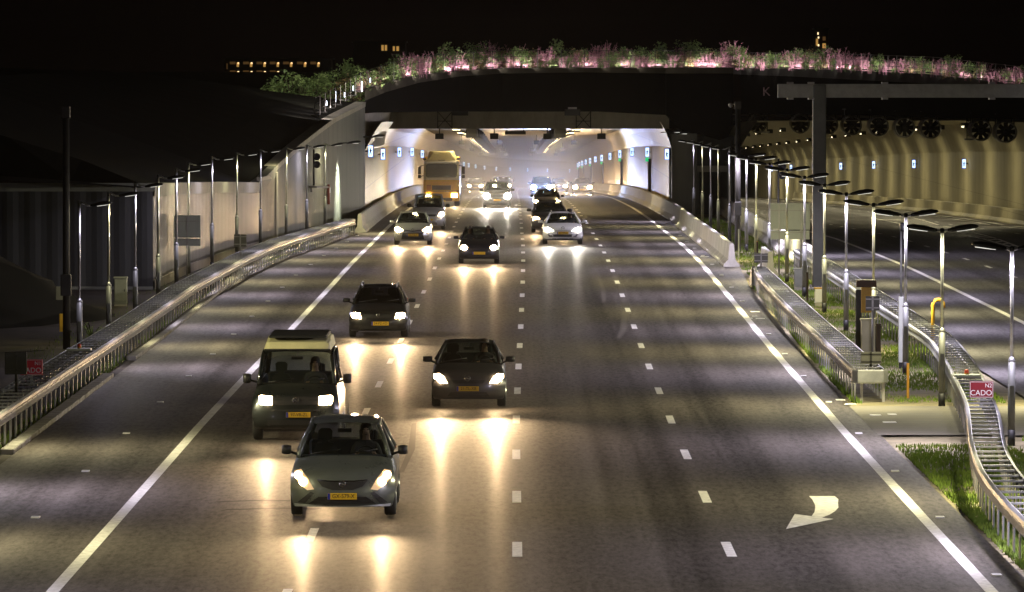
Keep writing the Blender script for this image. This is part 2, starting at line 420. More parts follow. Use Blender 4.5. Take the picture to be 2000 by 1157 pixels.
# curved tyre marks
for mname, pts in (('tyre_mark', ((-5.4, 107.2, .16), (-4.6, 107.5, .2), (-3.8, 107.4, .16))), ('tyre_mark', ((-5.2, 105.2, .1), (-4.2, 105.6, .16), (-3.4, 105.3, .1))),
                   ('pale_mark', ((3.9, 236, .2), (3.95, 215, .24), (3.8, 195, .26), (3.4, 178, .2), (3.1, 172, .12))), ('pale_mark', ((3.2, 230, .12), (3.3, 212, .2), (3.1, 196, .12))),
                   ('tyre_mark', ((-2.2, 131, .1), (-2.1, 122, .14), (-2.2, 114, .1)))):
    tm = MB(); rws = []
    for i in range(len(pts) - 1):
        for k in range(8):
            q = k / 8; x, d, w = [pts[i][j] + (pts[i + 1][j] - pts[i][j]) * q for j in range(3)]
            rws.append([(x - w / 2, d, zroad(d) + .003), (x + w / 2, d + .3, zroad(d) + .003)])
    tm.loft(rws, 0, False); structure(tm.build('tyre_mark', M[mname]))
# short reflective marks on the hard shoulders
sm = MB()
for k in range(18):
    d = 91.5 + 12 * k
    for x in (lerp_table([(60, -8.5), (220, -8.3), (300, -7.3)], d), lerp_table([(60, 7.62), (150, 7.55), (230, 8.05), (320, 8.2)], d)):
        if d < 285: sm.box((x, d, zroad(d) + .012), (.15, .25, .024))
for x, d, w in ((7.9, 140.5, .22), (8.02, 138.6, .28), (8.35, 134.2, .25), (8.5, 131.5, .3), (8.75, 134.5, .2), (7.95, 191, .3), (7.9, 186, .28), (7.55, 186.3, .22), (8.1, 246, .35)):
    sm.box((x, d, zroad(d) + .008), (w, .35, .012))
structure(sm.build('road_stud', M['white']))

# ---------------------------------------------------------------- wall of metal sheets on the outer side, then the wing wall of the portal
WP = [(-12.83, 209), (-12.5, 225), (-11.95, 240), (-11.1, 260), (-10.3, 275), (-9.5, 288), (-7.86, 313)]
WX = [(y, x) for x, y in WP]
WTOP = [(200, 4.0), (209, 4.0), (225, 3.75), (240, 3.5), (258, 3.15), (262, 3.45), (278, 4.6), (296, 5.75), (313, 6.45)]
def wallx(d): return lerp_table(WX, d)
clad = thing('cladding_wall', 'ribbed metal sheet wall with pale top band behind the row of lamp posts', 'wall', (-12.83, 209, 0))
def rel(p, o): return (p[0] - o[0], p[1] - o[1], p[2] - o[2])
O = (-12.83, 209, 0)
ds = drange(209, 266, .155); mb = MB()
rows_b, rows_t = [], []
for i, d in enumerate(ds):
    k = (0, .035, .035, 0)[i % 4]
    rows_b.append(rel((wallx(d) + k, d, zroad(d) + .35), O)); rows_t.append(rel((wallx(d) + k, d, lerp_table(WTOP, d) - .45), O))
mb.loft([rows_b, rows_t], 0, False); mb.build('ribbed_sheet', M['cladding'], clad)
mb = MB(); dd = drange(209, 266, 3)
mb.loft([[rel((wallx(d) - .12, d, -.2), O) for d in dd], [rel((wallx(d) + .06, d, -.2), O) for d in dd], [rel((wallx(d) + .06, d, zroad(d) + .35), O) for d in dd], [rel((wallx(d) - .12, d, zroad(d) + .35), O) for d in dd]], 0, False)
mb.build('plinth', M['concrete'], clad)
mb = MB(); 
mb.loft([[rel((wallx(d) + .06, d, lerp_table(WTOP, d) - .45), O) for d in dd], [rel((wallx(d) + .08, d, lerp_table(WTOP, d)), O) for d in dd], [rel((wallx(d) - .3, d, lerp_table(WTOP, d) + .02), O) for d in dd]], 0, False)
mb.build('top_band', M['wing'], clad)
mb = MB(); n = 130; b_, t_ = [], []
for i in range(n + 1):
    x = -i * .2; k = (0, -.03, -.03, 0)[i % 4]
    b_.append((x, k, .3)); t_.append((x, k, 3.72))
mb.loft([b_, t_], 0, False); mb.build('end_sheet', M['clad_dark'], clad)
mb = MB(); mb.box((-13, .02, .12), (26, .12, .4)); mb.build('end_plinth', M['greycab'], clad)
mb = MB(); mb.box((-13, .0, 3.87), (26.1, .12, .3)); mb.build('end_top_band', M['greycab'], clad)

wing = thing('wing_wall', 'smooth sloping wing wall of the tunnel portal with two floodlit panels', 'wall', (-9.5, 288, 0))
O = (-9.5, 288, 0)
mb = MB(); dd = drange(266, 313, 2)
mb.loft([[rel((wallx(d), d, -.2), O) for d in dd], [rel((wallx(d), d, lerp_table(WTOP, d) - .25), O) for d in dd]], 0, False)
mb.build('wall_panel', M['wing'], wing)
mb = MB()
mb.loft([[rel((wallx(d) + .02, d, lerp_table(WTOP, d) - .25), O) for d in dd], [rel((wallx(d) + .05, d, lerp_table(WTOP, d)), O) for d in dd], [rel((wallx(d) - .5, d, lerp_table(WTOP, d) + .03), O) for d in dd]], 0, False)
mb.build('coping', M['concrete'], wing)
mb = MB(); q = (wallx(266), 266)
mb.bbox(rel((q[0] - .02, q[1], 1.7), O), (.3, .7, 3.6), .05); mb.box(rel((wallx(262), 262, 3.3), O), (.16, 8, .16), rz=-.045)
mb.build('corner_frame', M['concrete'], wing)

# dark slope of earth behind that wall
rows = []
for d in drange(206, 330, 4):
    dq = min(d, 313); x0, z0 = wallx(dq) - .3, lerp_table(WTOP, dq) - .1
    dirx, diry = (-.93, .37) if d >= 209 else (-1, 0)
    r = []
    for u in (0, 3, 6, 10, 15, 22, 40, 160):
        z = z0 + (8.3 - z0) * min(1, u / 17) ** .9
        if d < 212: z = z0 + (z - z0) * .2
        r.append((x0 + dirx * u, d + diry * u, z))
    rows.append(r)
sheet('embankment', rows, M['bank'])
mb = MB(); rings = []
for i in range(15):
    t = i / 14; r = 7.5 * (1 - t)
    rings.append([(-20.5 + (r + random.uniform(-.25, .25)) * math.cos(6.2832 * k / 36) * 1.15, 187 + (r + random.uniform(-.25, .25)) * math.sin(6.2832 * k / 36) * 1.6, -.1 + 3.3 * (1 - math.cos(math.pi * t ** .8)) / 2 + random.uniform(-.09, .09)) for k in range(36)])
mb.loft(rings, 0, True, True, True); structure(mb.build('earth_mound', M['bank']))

# ================================================================ TUNNEL
FL = [(-7.86, 313, 7.11, 6.53, 5.88), (-6.78, 316, 7.49, 6.99, 5.88), (-5.11, 321, 7.9, 7.48, 5.88), (-3.0, 327, 8.13, 7.82, 5.87), (-0.52, 331, 8.28, 7.99, 5.88), (4.12, 336, 8.32, 8.06, 5.85), (8.95, 341, 8.33, 8.0, 5.58)]
FR = [(14.79, 378, 8.35, 7.95, 5.47), (17.71, 368, 8.3, 7.82, 5.47), (20.37, 358, 8.21, 7.66, 5.47), (24.4, 338, 7.94, 7.38, 5.45), (26.53, 326, 7.58, 7.11, 5.48), (27.92, 319, 7.35, 6.98, 5.47), (29.4, 311, 7.09, 6.79, 5.45), (33, 296, 6.6, 6.3, 5.3)]
PIER = [(9.01, 8.02), (9.01, 5.58), (9.43, 5.13), (9.91, 4.65), (10.5, 4.5), (11.07, 4.41), (12.12, 4.11), (12.63, 4.29), (12.87, 4.83), (12.93, 8.02)]
tun = thing('road_tunnel', 'main tunnel tube with warm lit walls and dark portal front over four lanes', 'tunnel', (0, 330, 0))
O = (0, 330, 0)
TD = drange(314, 600, 11) + drange(612, 1400, 12)
def tube(parent, xl, xr, dl, dr, zf, hs, hc, cove, wall, ceil, O):
    for nm, x, d0, s in (('wall_panel', xl, dl, 1), ('wall_panel', xr, dr, -1)):
        dd = [d0] + [q for q in TD if q > d0 + 3]; mb = MB()
        cv = cove if s > 0 else cove * .7
        mb.loft([[rel((x + bend(q), q, zf(q) - .1), O) for q in dd], [rel((x + bend(q), q, zf(q) + hs), O) for q in dd],
                 [rel((x + s * cv * .55 + bend(q), q, zf(q) + (hs + hc) / 2 + .2), O) for q in dd], [rel((x + s * cv + bend(q), q, zf(q) + hc), O) for q in dd]], 0, False)
        mb.build(nm, wall, parent, fix=False)
    mb = MB(); d0 = max(dl, dr) + 4; dd = [d0] + [q for q in TD if q > d0 + 3]
    mb.loft([[rel((x + bend(q), q, zf(q) + hc), O) for q in dd] for x in (xl + cove, (xl + xr) / 2, xr - cove * .7)], 0, False)
    mb.build('ceiling_slab', ceil, parent, fix=False)
tube(tun, -7.86, 9.3, 313, 341, zroad, 3.9, 5.4, .9, M['tunnel_wall'], M['ceiling'], O)
mb = MB(); mb.box(rel((bend(1398) + .7, 1398, zroad(1398) + 2.5), O), (18, .3, 7)); mb.build('end_wall', M['tunnel_wall'], tun)
mb = MB(); mb.loft([[rel((x, d, z), O) for x, d, a, b, z in FL], [rel((x, d, b), O) for x, d, a, b, z in FL]], 0, False)
mb.loft([[rel((x, d, z), O) for x, d, a, b, z in FL], [rel((x, 346 if d < 346 else d + 3, z + .1), O) for x, d, a, b, z in FL]], 0, False)
mb.build('portal_fascia', M['fascia'], tun)
mb = MB(); mb.loft([[rel((x, d - .12, b), O) for x, d, a, b, z in FL] + [rel((12.9, 341, 8.0), O)], [rel((x, d - .15, a), O) for x, d, a, b, z in FL] + [rel((12.9, 341, 8.34), O)], [rel((x - .3, d + .5, a + .02), O) for x, d, a, b, z in FL] + [rel((12.9, 343, 8.36), O)]], 0, False)
mb.build('portal_rim', M['roof_rim'], tun)
mb = MB(); mb.prism_xz([(x, z) for x, z in PIER], 342 - 330, 376 - 330); mb.build('pier_head', M['fascia'], tun)
mb = MB(); mb.box(rel((.75, 345, 5.22), O), (17.0, .8, .94)); mb.box(rel((.75, 344.55, 5.72), O), (17.0, .2, .08)); mb.build('portal_beam', M['concrete'], tun)
mb = MB(); mb.loft([[rel(p, O) for p in ((-7.86, 313.0, 5.85), (-7.1, 326, 5.85), (-7.1, 345, 5.85))], [rel(p, O) for p in ((-7.84, 313.3, 4.2), (-7.6, 326, 3.9), (-7.55, 345, 3.8))]], 0, False); mb.build('portal_cheek', M['concrete'], tun)
for x in (-3.95, 4.2):
    mb = MB()
    for k in (-.42, .42): mb.tube([rel((x + k, 344.3, 4.78), O), rel((x + k, 344.3, 5.8), O)], .035, 6)
    mb.tube([rel((x - .42, 344.3, 4.8), O), rel((x + .42, 344.3, 5.75), O)], .025, 6); mb.tube([rel((x + .42, 344.3, 4.8), O), rel((x - .42, 344.3, 5.75), O)], .025, 6)
    mb.tube([rel((x - .42, 344.3, 5.2), O), rel((x + .42, 344.3, 5.2), O)], .025, 6)
    mb.build('truss_frame', M['duct'], tun)
# block between the two tubes with a dark recess
mb = MB(); mb.box(rel((10.05, 344, 1.7), O), (1.5, 5, 5.6)); mb.build('pier_wall', M['wing'], tun)
mb = MB(); mb.box(rel((11.3, 342.5, 2.42), O), (4.1, .5, .36)); mb.build('recess_lintel', M['concrete'], tun)
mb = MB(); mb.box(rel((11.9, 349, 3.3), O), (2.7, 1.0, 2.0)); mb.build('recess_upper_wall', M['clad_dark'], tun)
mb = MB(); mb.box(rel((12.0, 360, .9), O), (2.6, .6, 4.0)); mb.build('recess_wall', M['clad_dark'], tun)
for x, d, w_, l_, h_ in ((10.92, 345.5, .16, 4, 2.8), (12.75, 350, .3, 16, 3.6)):
    mb = MB(); mb.box(rel((x, d, 1), O), (w_, l_, h_)); mb.build('recess_cheek', M['greycab'], tun)

side = thing('side_tunnel', 'wider dim tunnel tube with greenish walls and a row of fans under its front', 'tunnel', (21, 340, 0))
O = (21, 340, 0)
tube(side, 13.5, 31.2, 350, 314, zroad2, 4.4, 6.3, 1.2, M['tunnel_wall2'], M['tunnel_wall2'], O)
mb = MB(); mb.box(rel((bend(1398) + 22, 1398, zroad(1398) + 2), O), (19, .3, 8)); mb.build('end_wall', M['tunnel_wall2'], side)
mb = MB(); mb.loft([[rel((x, d, z), O) for x, d, a, b, z in FR], [rel((x, d, b), O) for x, d, a, b, z in FR]], 0, False)
mb.loft([[rel((x, d, z), O) for x, d, a, b, z in FR], [rel((x, d + 4, z + .05), O) for x, d, a, b, z in FR]], 0, False)
mb.build('portal_fascia', M['fascia'], side)
mb = MB(); mb.loft([[rel((12.9, 342, 8.0), O)] + [rel((x, d - .12, b), O) for x, d, a, b, z in FR], [rel((12.9, 342, 8.34), O)] + [rel((x, d - .15, a), O) for x, d, a, b, z in FR], [rel((12.9, 344, 8.36), O)] + [rel((x - .3, d + .6, a + .02), O) for x, d, a, b, z in FR]], 0, False)
mb.build('portal_rim', M['mast'], side)
mb = MB(); mb.loft([[rel((x, d + 4, 5.3), O) for x, d, a, b, z in FR], [rel((x, 400, 5.2), O) for x, d, a, b, z in FR]], 0, False); mb.build('portal_soffit', M['tunnel_wall2'], side)
k_ = text_mesh('letter_sign', 'K', .78, mat('pink_letter', (.16, .09, .09), .6, var=.1), None, ((1496 - 1000) / 11426 * 372, 371.6, CAM_Z - (180 - 150) * 372 / 11426), (R(90), 0, 0), .03)
tag(k_, 'single faint pink letter K on the dark tunnel front', 'letter sign')
# green roof of the tunnels
rows = [[(x, d + .6, a - .03), (x, d + 6, a - .02), (x, d + 14, a - .1), (x * 1.0 + bend(700), 480, 8.2), (x * 1.2, 1400, 8.2)] for x, d, a, b, z in [(-30, 305, 6.2, 0, 0)] + FL + [(12.9, 344, 8.34, 0, 0)] + FR + [(120, 300, 6.4, 0, 0)]]
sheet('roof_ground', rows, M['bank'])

# ---------------------------------------------------------------- barriers of concrete
def jersey(name, label, xf, a, b, zf, mt, side_=0, group=None, h=.92, endcap=True, seg=6.0):
    o0 = (xf(a), a, zf(a)); root = thing(name, label, 'barrier', o0, group=group)
    prof = [(-.32, -.03), (-.32, .08), (-.14, .28), (-.085, h - .03), (-.06, h), (.06, h), (.085, h - .03), (.14, .28), (.32, .08), (.32, -.03)]
    q = a
    k = 0
    while q < b - .5:
        e = min(b, q + seg); mb = MB(); dd = drange(q + .012, e - .012, 6)
        mb.loft([[(xf(t) + x - o0[0], t - o0[1], zf(t) + z - o0[2]) for x, z in prof] for t in dd], 0, True, True)
        mb.build('barrier_segment', mt, root); q = e; k += 1
    return root
jersey('concrete_barrier', 'stained pale concrete barrier along the foot of the tunnel wall behind the van and truck', lambda d: -7.55 + bend(d), 290, 640, zroad, M['concrete'], seg=12)
jersey('concrete_barrier', 'grey concrete barrier at the foot of the bright wall with green exit signs', lambda d: 8.95 + bend(d), 306, 640, zroad, M['concrete'], seg=12)
jersey('concrete_barrier', 'short white streaked concrete barrier standing on the hard shoulder before the tunnel', lambda d: lerp_table([(230, 8.75), (306, 8.85)], d), 233, 305, zroad, M['barrier'])
jersey('concrete_barrier', 'single concrete barrier piece beside the start of the median guard rail', lambda d: 9.85, 223, 229, zroad, M['barrier'])
jersey('concrete_barrier', 'long pale concrete barrier on the median behind the white sign panels', lambda d: lerp_table([(226, 11.75), (300, 12.0), (350, 12.6)], d), 226, 350, zroad, M['barrier'])
jersey('concrete_barrier', 'low concrete barrier along the foot of the far greenish tunnel wall', lambda d: 30.8 + bend(d), 314, 640, zroad2, M['tunnel_wall2'], seg=12)

# ---------------------------------------------------------------- things in the tunnels
def ordinal(n):
    w = ['first', 'second', 'third', 'fourth', 'fifth', 'sixth', 'seventh', 'eighth', 'ninth', 'tenth', 'eleventh', 'twelfth', 'thirteenth', 'fourteenth', 'fifteenth', 'sixteenth', 'seventeenth', 'eighteenth', 'nineteenth', 'twentieth', 'twenty-first', 'twenty-second', 'twenty-third', 'twenty-fourth']
    return w[n]
def make_tube_light(nm, mt, lab, grp):
    t = thing(nm, lab, 'tunnel light', group=grp)
    mb = MB(); mb.bbox((0, 0, .09), (.34, 2.4, .14), .02); mb.box((0, -1.19, -.01), (.34, .03, .2)); mb.box((0, 1.19, -.01), (.34, .03, .2)); mb.build('housing', M['duct'], t)
    mb = MB(); mb.add([(-.1, -1.1, .015), (.1, -1.1, .015), (.1, 1.1, .015), (-.1, 1.1, .015)], [(0, 3, 2, 1)]); mb.build('diffuser', mt, t, fix=False)
    if mt is M['tube_light']: mb = MB(); mb.box((0, -1.21, .0), (.3, .012, .06)); mb.build('end_glow', M['tube_end'], t)
    return t
proto = make_tube_light('tunnel_light', M['tube_light'], 'strip light in one of the two ceiling rows of the main tunnel', 'strip lights of the main tunnel')
first = True
for x in (-3.4, 3.9):
    for k in range(24):
        d = 351 + k * 16 if k < 18 else 639 + (k - 18) * 22
        o = proto if first else copy_tree(proto); first = False
        o.location = (x + bend(d), d, zroad(d) + (4.95 if k < 2 else 4.78))
SIDE_LIGHTS = []
proto = make_tube_light('tunnel_light', M['tube_light2'], 'strip light under the ceiling of the dim side tunnel', 'strip lights of the side tunnel')
first = True
for x in (18.5, 26.5):
    for k in range(19):
        d = (380 if x < 20 else 342) + k * 20
        o = proto if first else copy_tree(proto); first = False
        o.location = (x + bend(d), d, zroad2(d) + 5.9)
        SIDE_LIGHTS.append(o)
# dark ventilation boxes beside the light rows
vb = thing('ventilation_box', 'dark box hanging from the tunnel ceiling beside a row of strip lights', 'ventilation box', group='boxes beside the strip lights')
mb = MB(); mb.bbox((0, 0, 0), (.75, 3.2, .62), .08); mb.build('casing', M['duct'], vb)
mb = MB(); 
for y in (-1.2, 1.2): mb.box((0, y, .45), (.08, .08, .4))
mb.build('hanger', M['duct'], vb)
first = True
for x in (-2.55, 3.05):
    for k in range(14):
        d = 372 + k * 26
        o = vb if first else copy_tree(vb); first = False
        o.location = (x + bend(d), d, zroad(d) + 4.78)
# lane signals seen from behind
ls = thing('lane_signal', 'x', 'lane signal', group='lane signal boxes under the tunnel ceiling')
mb = MB(); mb.bbox((0, 0, 0), (.5, .25, .34), .03); mb.build('box', M['duct'], ls)
mb = MB(); mb.box((0, 0, .4), (.06, .06, .5)); mb.build('hanger', M['duct'], ls)
first = True
for ri, d in enumerate((347, 500, 620, 750)):
    for li, x in enumerate((-4.3, -1.05, 2.1, 5.3)):
        o = ls if first else copy_tree(ls); first = False
        o.location = (x + bend(d), d, zroad(d) + (4.82 if ri else 4.85) - .3)
        o['label'] = 'dark lane signal box, %s from the truck side wall, %s row into the tunnel' % (ordinal(li), ordinal(ri))
for i, x in enumerate((-2.95, 3.45)):
    t = thing('portal_box', 'flat dark box under the portal front, %s the truck lane' % ('nearer to' if i == 0 else 'farther from'), 'equipment box', (x, 334, 5.78), group='boxes on the portal edge')
    mb = MB(); mb.bbox((0, 0, 0), (.9, .5, .36), .04); mb.build('casing', M['duct'], t)
    mb = MB(); mb.box((0, .3, .22), (.5, .2, .14)); mb.build('bracket', M['galv_dull'], t)
t = thing('sign_beam', 'long dark hanging bar under the middle of the tunnel ceiling', 'ceiling bar', (.2, 352, zroad(352) + 4.75))
mb = MB(); mb.bbox((0, 0, 0), (1.25, .2, .2), .03); mb.build('bar', M['duct'], t)
mb = MB()
for x in (-.5, .5): mb.box((x, 0, .35), (.05, .05, .55))
mb.build('hanger', M['duct'], t)

# lit signs standing out from the walls
def wall_sign(x, d, z, s, lab, grp, green=False, door=None):
    t = thing('wall_sign', lab, 'wall sign', (x, d, z), group=grp)
    mb = MB(); mb.bbox((0, .06, 0), (.27, .1, .66), .02); mb.build('frame', M['sign_frame'], t)
    mb = MB(); mb.box((0, 0, 0), (.21, .03, .58)); mb.build('lit_panel', M['wall_sign'], t)
    mb = MB(); mb.prism_xz([(-.07, -.2), (-.03, -.2), (-.01, -.05), (.02, -.2), (.06, -.2), (.03, .02), (.08, .0), (.08, .04), (.02, .1), (.03, .17), (-.03, .17), (-.03, .1), (-.08, .04), (-.05, .0)], -.03, -.018); mb.build('symbol', M['sign_ink'], t)
    mb = MB(); mb.box((s * .2, .06, 0), (.16, .06, .08)); mb.build('bracket', M['duct'], t)
    if green:
        mb = MB(); mb.box((0, .02, -.5), (.24, .06, .26)); mb.build('green_panel', M['sign_green'], t)
ql = [313.0] + [343.0 + 50 * k for k in range(19)]
for i, d in enumerate(ql):
    wall_sign(-7.86 + .3 + bend(d), d, zroad(d) + (3.85 if i == 0 else 3.5), -1, '%s lit blue-white sign into the tunnel on the truck side wall' % ordinal(i), 'lit signs on the truck side wall')
for i in range(12):
    d = 343.0 + 50 * i
    g = i % 2 == 1
    wall_sign(9.3 - .22 + bend(d), d, zroad(d) + 3.5, 1, '%s lit blue-white sign into the tunnel on the escape door wall%s' % (ordinal(i), ', green panel below' if g else ''), 'lit signs on the escape door wall', g)
    if g:
        t = thing('escape_door', '%s dark escape door into the tunnel, under a green sign' % ordinal(i // 2), 'door', (9.3 + bend(d), d, zroad(d)), group='escape doors in the tunnel wall')
        mb = MB(); mb.box((-.05, 0, 1.9), (.12, 2.2, 2.1)); mb.build('door_leaf', M['sign_green'] if False else M['clad_dark'], t)
        mb = MB(); mb.box((-.06, -1.14, 1.9), (.18, .1, 2.3)); mb.box((-.06, 1.14, 1.9), (.18, .1, 2.3)); mb.box((-.06, 0, 3.0), (.18, 2.2, .1)); mb.build('frame', M['black'], t)
for i in range(7):
    d = 400.0 + 50 * i
    wall_sign(31.2 - .3 + bend(d), d, zroad2(d) + 3.6, 1, '%s lit sign from the near end on the far greenish wall of the side tunnel' % ordinal(i), 'lit signs in the side tunnel')
# two hinge plates and a fire point on the walls
t = thing('fire_point', 'small red panel on the wing wall beside the tunnel mouth', 'fire panel', (wallx(292) + .04, 292, 1.95))
mb = MB(); mb.bbox((.05, 0, 0), (.12, .6, 1.0), .02); mb.build('panel', mat('red_panel', (.16, .03, .02), .6, var=.3), t)
mb = MB(); mb.box((.12, 0, .2), (.02, .35, .25)); mb.build('label_plate', M['white'], t)

# jet fans under the side portal
def make_fan():
    t = thing('jet_fan', 'x', 'fan', group='jet fans under the side tunnel front')
    mb = MB(); n = 28; rings = []
    for r, y in ((.53, 0), (.58, -.03), (.61, .02), (.61, 2.4), (.56, 2.42), (.54, 2.3), (.53, .2), (.53, 0)):
        rings.append([(r * math.cos(6.2832 * k / n), y, r * math.sin(6.2832 * k / n)) for k in range(n)])
    mb.loft(rings, 0, True, False, True); mb.build('casing', M['fan'], t)
    mb = MB(); mb.lathe((0, .1, 0), [(.0, 0), (.12, .02), (.16, .12), (.16, .6), (.1, .8), (0, .85)], 14, axis='Y'); hub = mb.build('hub', M['duct'], t)
    for k in range(8):
        mb = MB(); a = 6.2832 * k / 8; ca, sa = math.cos(a), math.sin(a)
        pts = []
        for r, w, tw in ((.14, .09, .5), (.34, .12, .35), (.52, .13, .2)):
            pts.append([(ca * r - sa * w * q, .35 + tw * .25 * q, sa * r + ca * w * q) for q in (-1, 1)])
        mb.loft(pts, 0, False); mb.build('blade', M['duct'], t)
    mb = MB()
    for x in (-.45, .45): mb.box((x, .3, .72), (.06, .06, .6)); mb.box((x, 2.0, .72), (.06, .06, .6))
    mb.box((0, .3, .98), (1.2, .1, .06)); mb.build('hanger', M['duct'], t)
    return t
fpx = [(1433, 241), (1480, 242), (1563, 242.5), (1618, 244), (1664, 245), (1716.5, 247), (1767, 249.5), (1818, 251), (1916, 255), (1965, 258)]
fan = make_fan()
for i, (px, py) in enumerate(fpx):
    d = 378 - (px - 1433) * 60 / 532 * .98 + 5
    o = fan if i == 0 else copy_tree(fan)
    o.location = ((px - 1000) / 11426 * d, d, CAM_Z - (py - 150) * d / 11426)
    o['label'] = '%s dark round jet fan from the mast end of the row under the tunnel front' % ordinal(i)
for i, (x, d) in enumerate(((16.0, 376), (26.2, 332))):
    t = thing('hanging_frame', 'open hanging lattice frame between jet fans, %s' % ('nearer the dark mast' if i == 0 else 'nearer the outer wall'), 'frame', (x, d, 4.5), group='hanging frames between the fans')
    mb = MB()
    for k in (-.4, .4): mb.tube([(k, 0, -.2), (k, 0, 1.0)], .035, 6)
    mb.tube([(-.4, 0, -.1), (.4, 0, .9)], .02, 6); mb.tube([(.4, 0, -.1), (-.4, 0, .9)], .02, 6); mb.build('lattice', M['duct'], t)
    mb = MB(); mb.box((0, 0, -.24), (1.1, .3, .08)); mb.build('shelf', M['galv'], t)

# ================================================================ STREET LAMPS
def add_light(name, parent, loc, aim, energy, col, kind='AREA', size=.3, size_y=None, spot=2.4, blend=.6, radius=.05, spread=None):
    l = bpy.data.lights.new(name, kind); l.energy = energy; l.color = col
    if kind == 'AREA':
        if size_y: l.shape = 'RECTANGLE'; l.size = size; l.size_y = size_y
        else: l.shape = 'DISK'; l.size = size
        if spread: l.spread = spread
    else:
        l.shadow_soft_size = radius
        if kind == 'SPOT': l.spot_size = spot; l.spot_blend = blend
    o = bpy.data.objects.new(name, l); COL.objects.link(o)
    if parent: o.parent = parent
    o.location = loc
    o.rotation_euler = Vector(aim).to_track_quat('-Z', 'Y').to_euler()
    return o
TINT = [(.84, .77, 1.0), (1.0, .92, .55)]
def head_mesh(s):
    """flat gull-wing lamp head, pointing along +x (s = 1) or -x"""
    mb = MB(); rings = []
    for x, w, zb, zt in ((.0, .07, -.02, .03), (.08, .13, -.04, .05), (.3, .17, -.045, .085), (.55, .165, -.04, .08), (.68, .13, -.03, .05), (.73, .08, -.01, .02)):
        z0 = x * .13
        rings.append([(s * x, y, z0 + z) for y, z in ((-w, zb), (-w * 1.05, (zb + zt) / 2), (-w * .6, zt), (w * .6, zt), (w * 1.05, (zb + zt) / 2), (w, zb))])
    return mb.loft(rings, 0, True, True, False)
def make_lamp(kind, tint):
    t = thing('street_lamp', 'x', 'street lamp')
    Hh = 4.15 if kind == 'double' else 4.45
    mb = MB(); mb.tube([(0, 0, .3), (0, 0, 1.75)], .078, 14); mb.build('pole_base', M['pole_thick'], t)
    mb = MB(); mb.tube([(0, 0, -.1), (0, 0, .3)], .082, 14); mb.build('sleeve', M['black'], t)
    mb = MB(); mb.lathe((0, 0, 1.75), [(.08, 0), (.08, .02), (.042, .1)], 14); mb.build('collar', M['galv'], t)
    mb = MB(); mb.tube([(0, 0, 1.8), (0, 0, Hh)], .038, 10); mb.build('pole', M['pole_thin'], t)
    mb = MB(); mb.box((-.0, -.08, 1.1), (.09, .012, .28)); mb.build('service_door', M['pole_thick'], t)
    for s in ((-1, 1) if kind == 'double' else (-1,) if kind == 'left' else (1,)):
        mb = MB()
        if kind == 'double': mb.tube([(0, 0, Hh - .04), (s * .13, 0, Hh + .0)], .03, 8); x0, z0 = s * .12, Hh
        else: mb.tube([(0, 0, Hh - .03), (s * .08, 0, Hh - .05), (s * .2, 0, Hh - .11), (s * .34, 0, Hh - .12)], .026, 8); x0, z0 = s * .3, Hh - .12
        mb.build('arm', M['pole_thin'], t)
        hd = head_mesh(s).build('lamp_head', M['head'], t); hd.location = (x0, 0, z0)
        if kind != 'double': hd.scale = (.78, .7, .8)
        mb = MB(); mb.box((s * .44, 0, -.052 + .44 * .13), (.42, .2, .01), ry=-s * .13)
        if kind != 'double' or s < 0: mb.box((s * .5, -.12, -.052 + .5 * .13), (.34, .1, .014), ry=-s * .13)
        mb.build('led_panel', M['led_bulb'], hd)
        add_light('lamp_light', hd, (s * .44, 0, -.11 + .44 * .13), (s * 1.75, 0, -1), LAMP_W * (1 if kind == 'double' else .9), TINT[tint], 'SPOT', spot=R(136), blend=1.0, radius=.15)
        add_light('lamp_light', hd, (s * .44, 0, -.11 + .44 * .13), (0, 0, -1), 250 if kind == 'double' else 110, TINT[tint], 'AREA', .36)
    if kind == 'double':
        mb = MB(); mb.lathe((0, 0, Hh - .06), [(.055, 0), (.06, .05), (.05, .1), (.0, .12)], 10); mb.build('cap', M['head'], t)
    return t
protos = {}
def place_lamp(kind, x, d, i, label, grp):
    key = (kind, i % 2)
    if key not in protos: o = protos[key] = make_lamp(*key)
    else: o = copy_tree(protos[key])
    o.location = (x, d, zroad(d)); o['label'] = label; o['group'] = grp
for i in range(2, 6):        # the rows go on towards the bridge the photo was taken from
    place_lamp('right', -12.0, 147 - 12.4 * i, i + 1, '%s single-arm lamp post of the outer row nearer than the photo shows' % ordinal(i), 'single-arm lamp posts before the metal wall')
    place_lamp('double', 10.7 + .05 * i, 108 - 12.6 * (i - 2), i + 1, '%s double-arm lamp post of the median row nearer than the photo shows' % ordinal(i), 'double-arm lamp posts on the median')
for i in range(12):
    d = 156 + 12.2 * i
    x = [-11.54, -11.6, -11.62, -11.65, -11.75, -12.0, -11.75, -11.35, -10.9, -10.25, -9.75, -9.2][i]
    if i == 11: d = 288
    place_lamp('right', x, d, i, '%s single-arm lamp post from the near end of the metal wall row' % ordinal(i), 'single-arm lamp posts before the metal wall')
for i in range(11):
    d = 124 + 12.9 * i if i < 4 else 165 + 12.65 * (i - 3)
    d = [124, 138, 153, 165, 178.5, 191, 204, 217, 229.5, 242, 254.5][i]
    x = [10.6, 10.15, 10.3, 10.2, 10.2, 10.2, 10.2, 10.2, 10.1, 10.1, 10.2][i]
    place_lamp('double', x, d, i, '%s double-arm lamp post from the near end of the median row' % ordinal(i), 'double-arm lamp posts on the median')
for i, (px, d) in enumerate(((1425, 267), (1403, 279), (1388, 292), (1372, 304), (1355, 317))):
    place_lamp('left', (px - 1000) / 11426 * d, d, i, '%s single-arm lamp post from the dark mast, before the dark block between tunnels' % ordinal(i), 'single-arm lamp posts on the median')
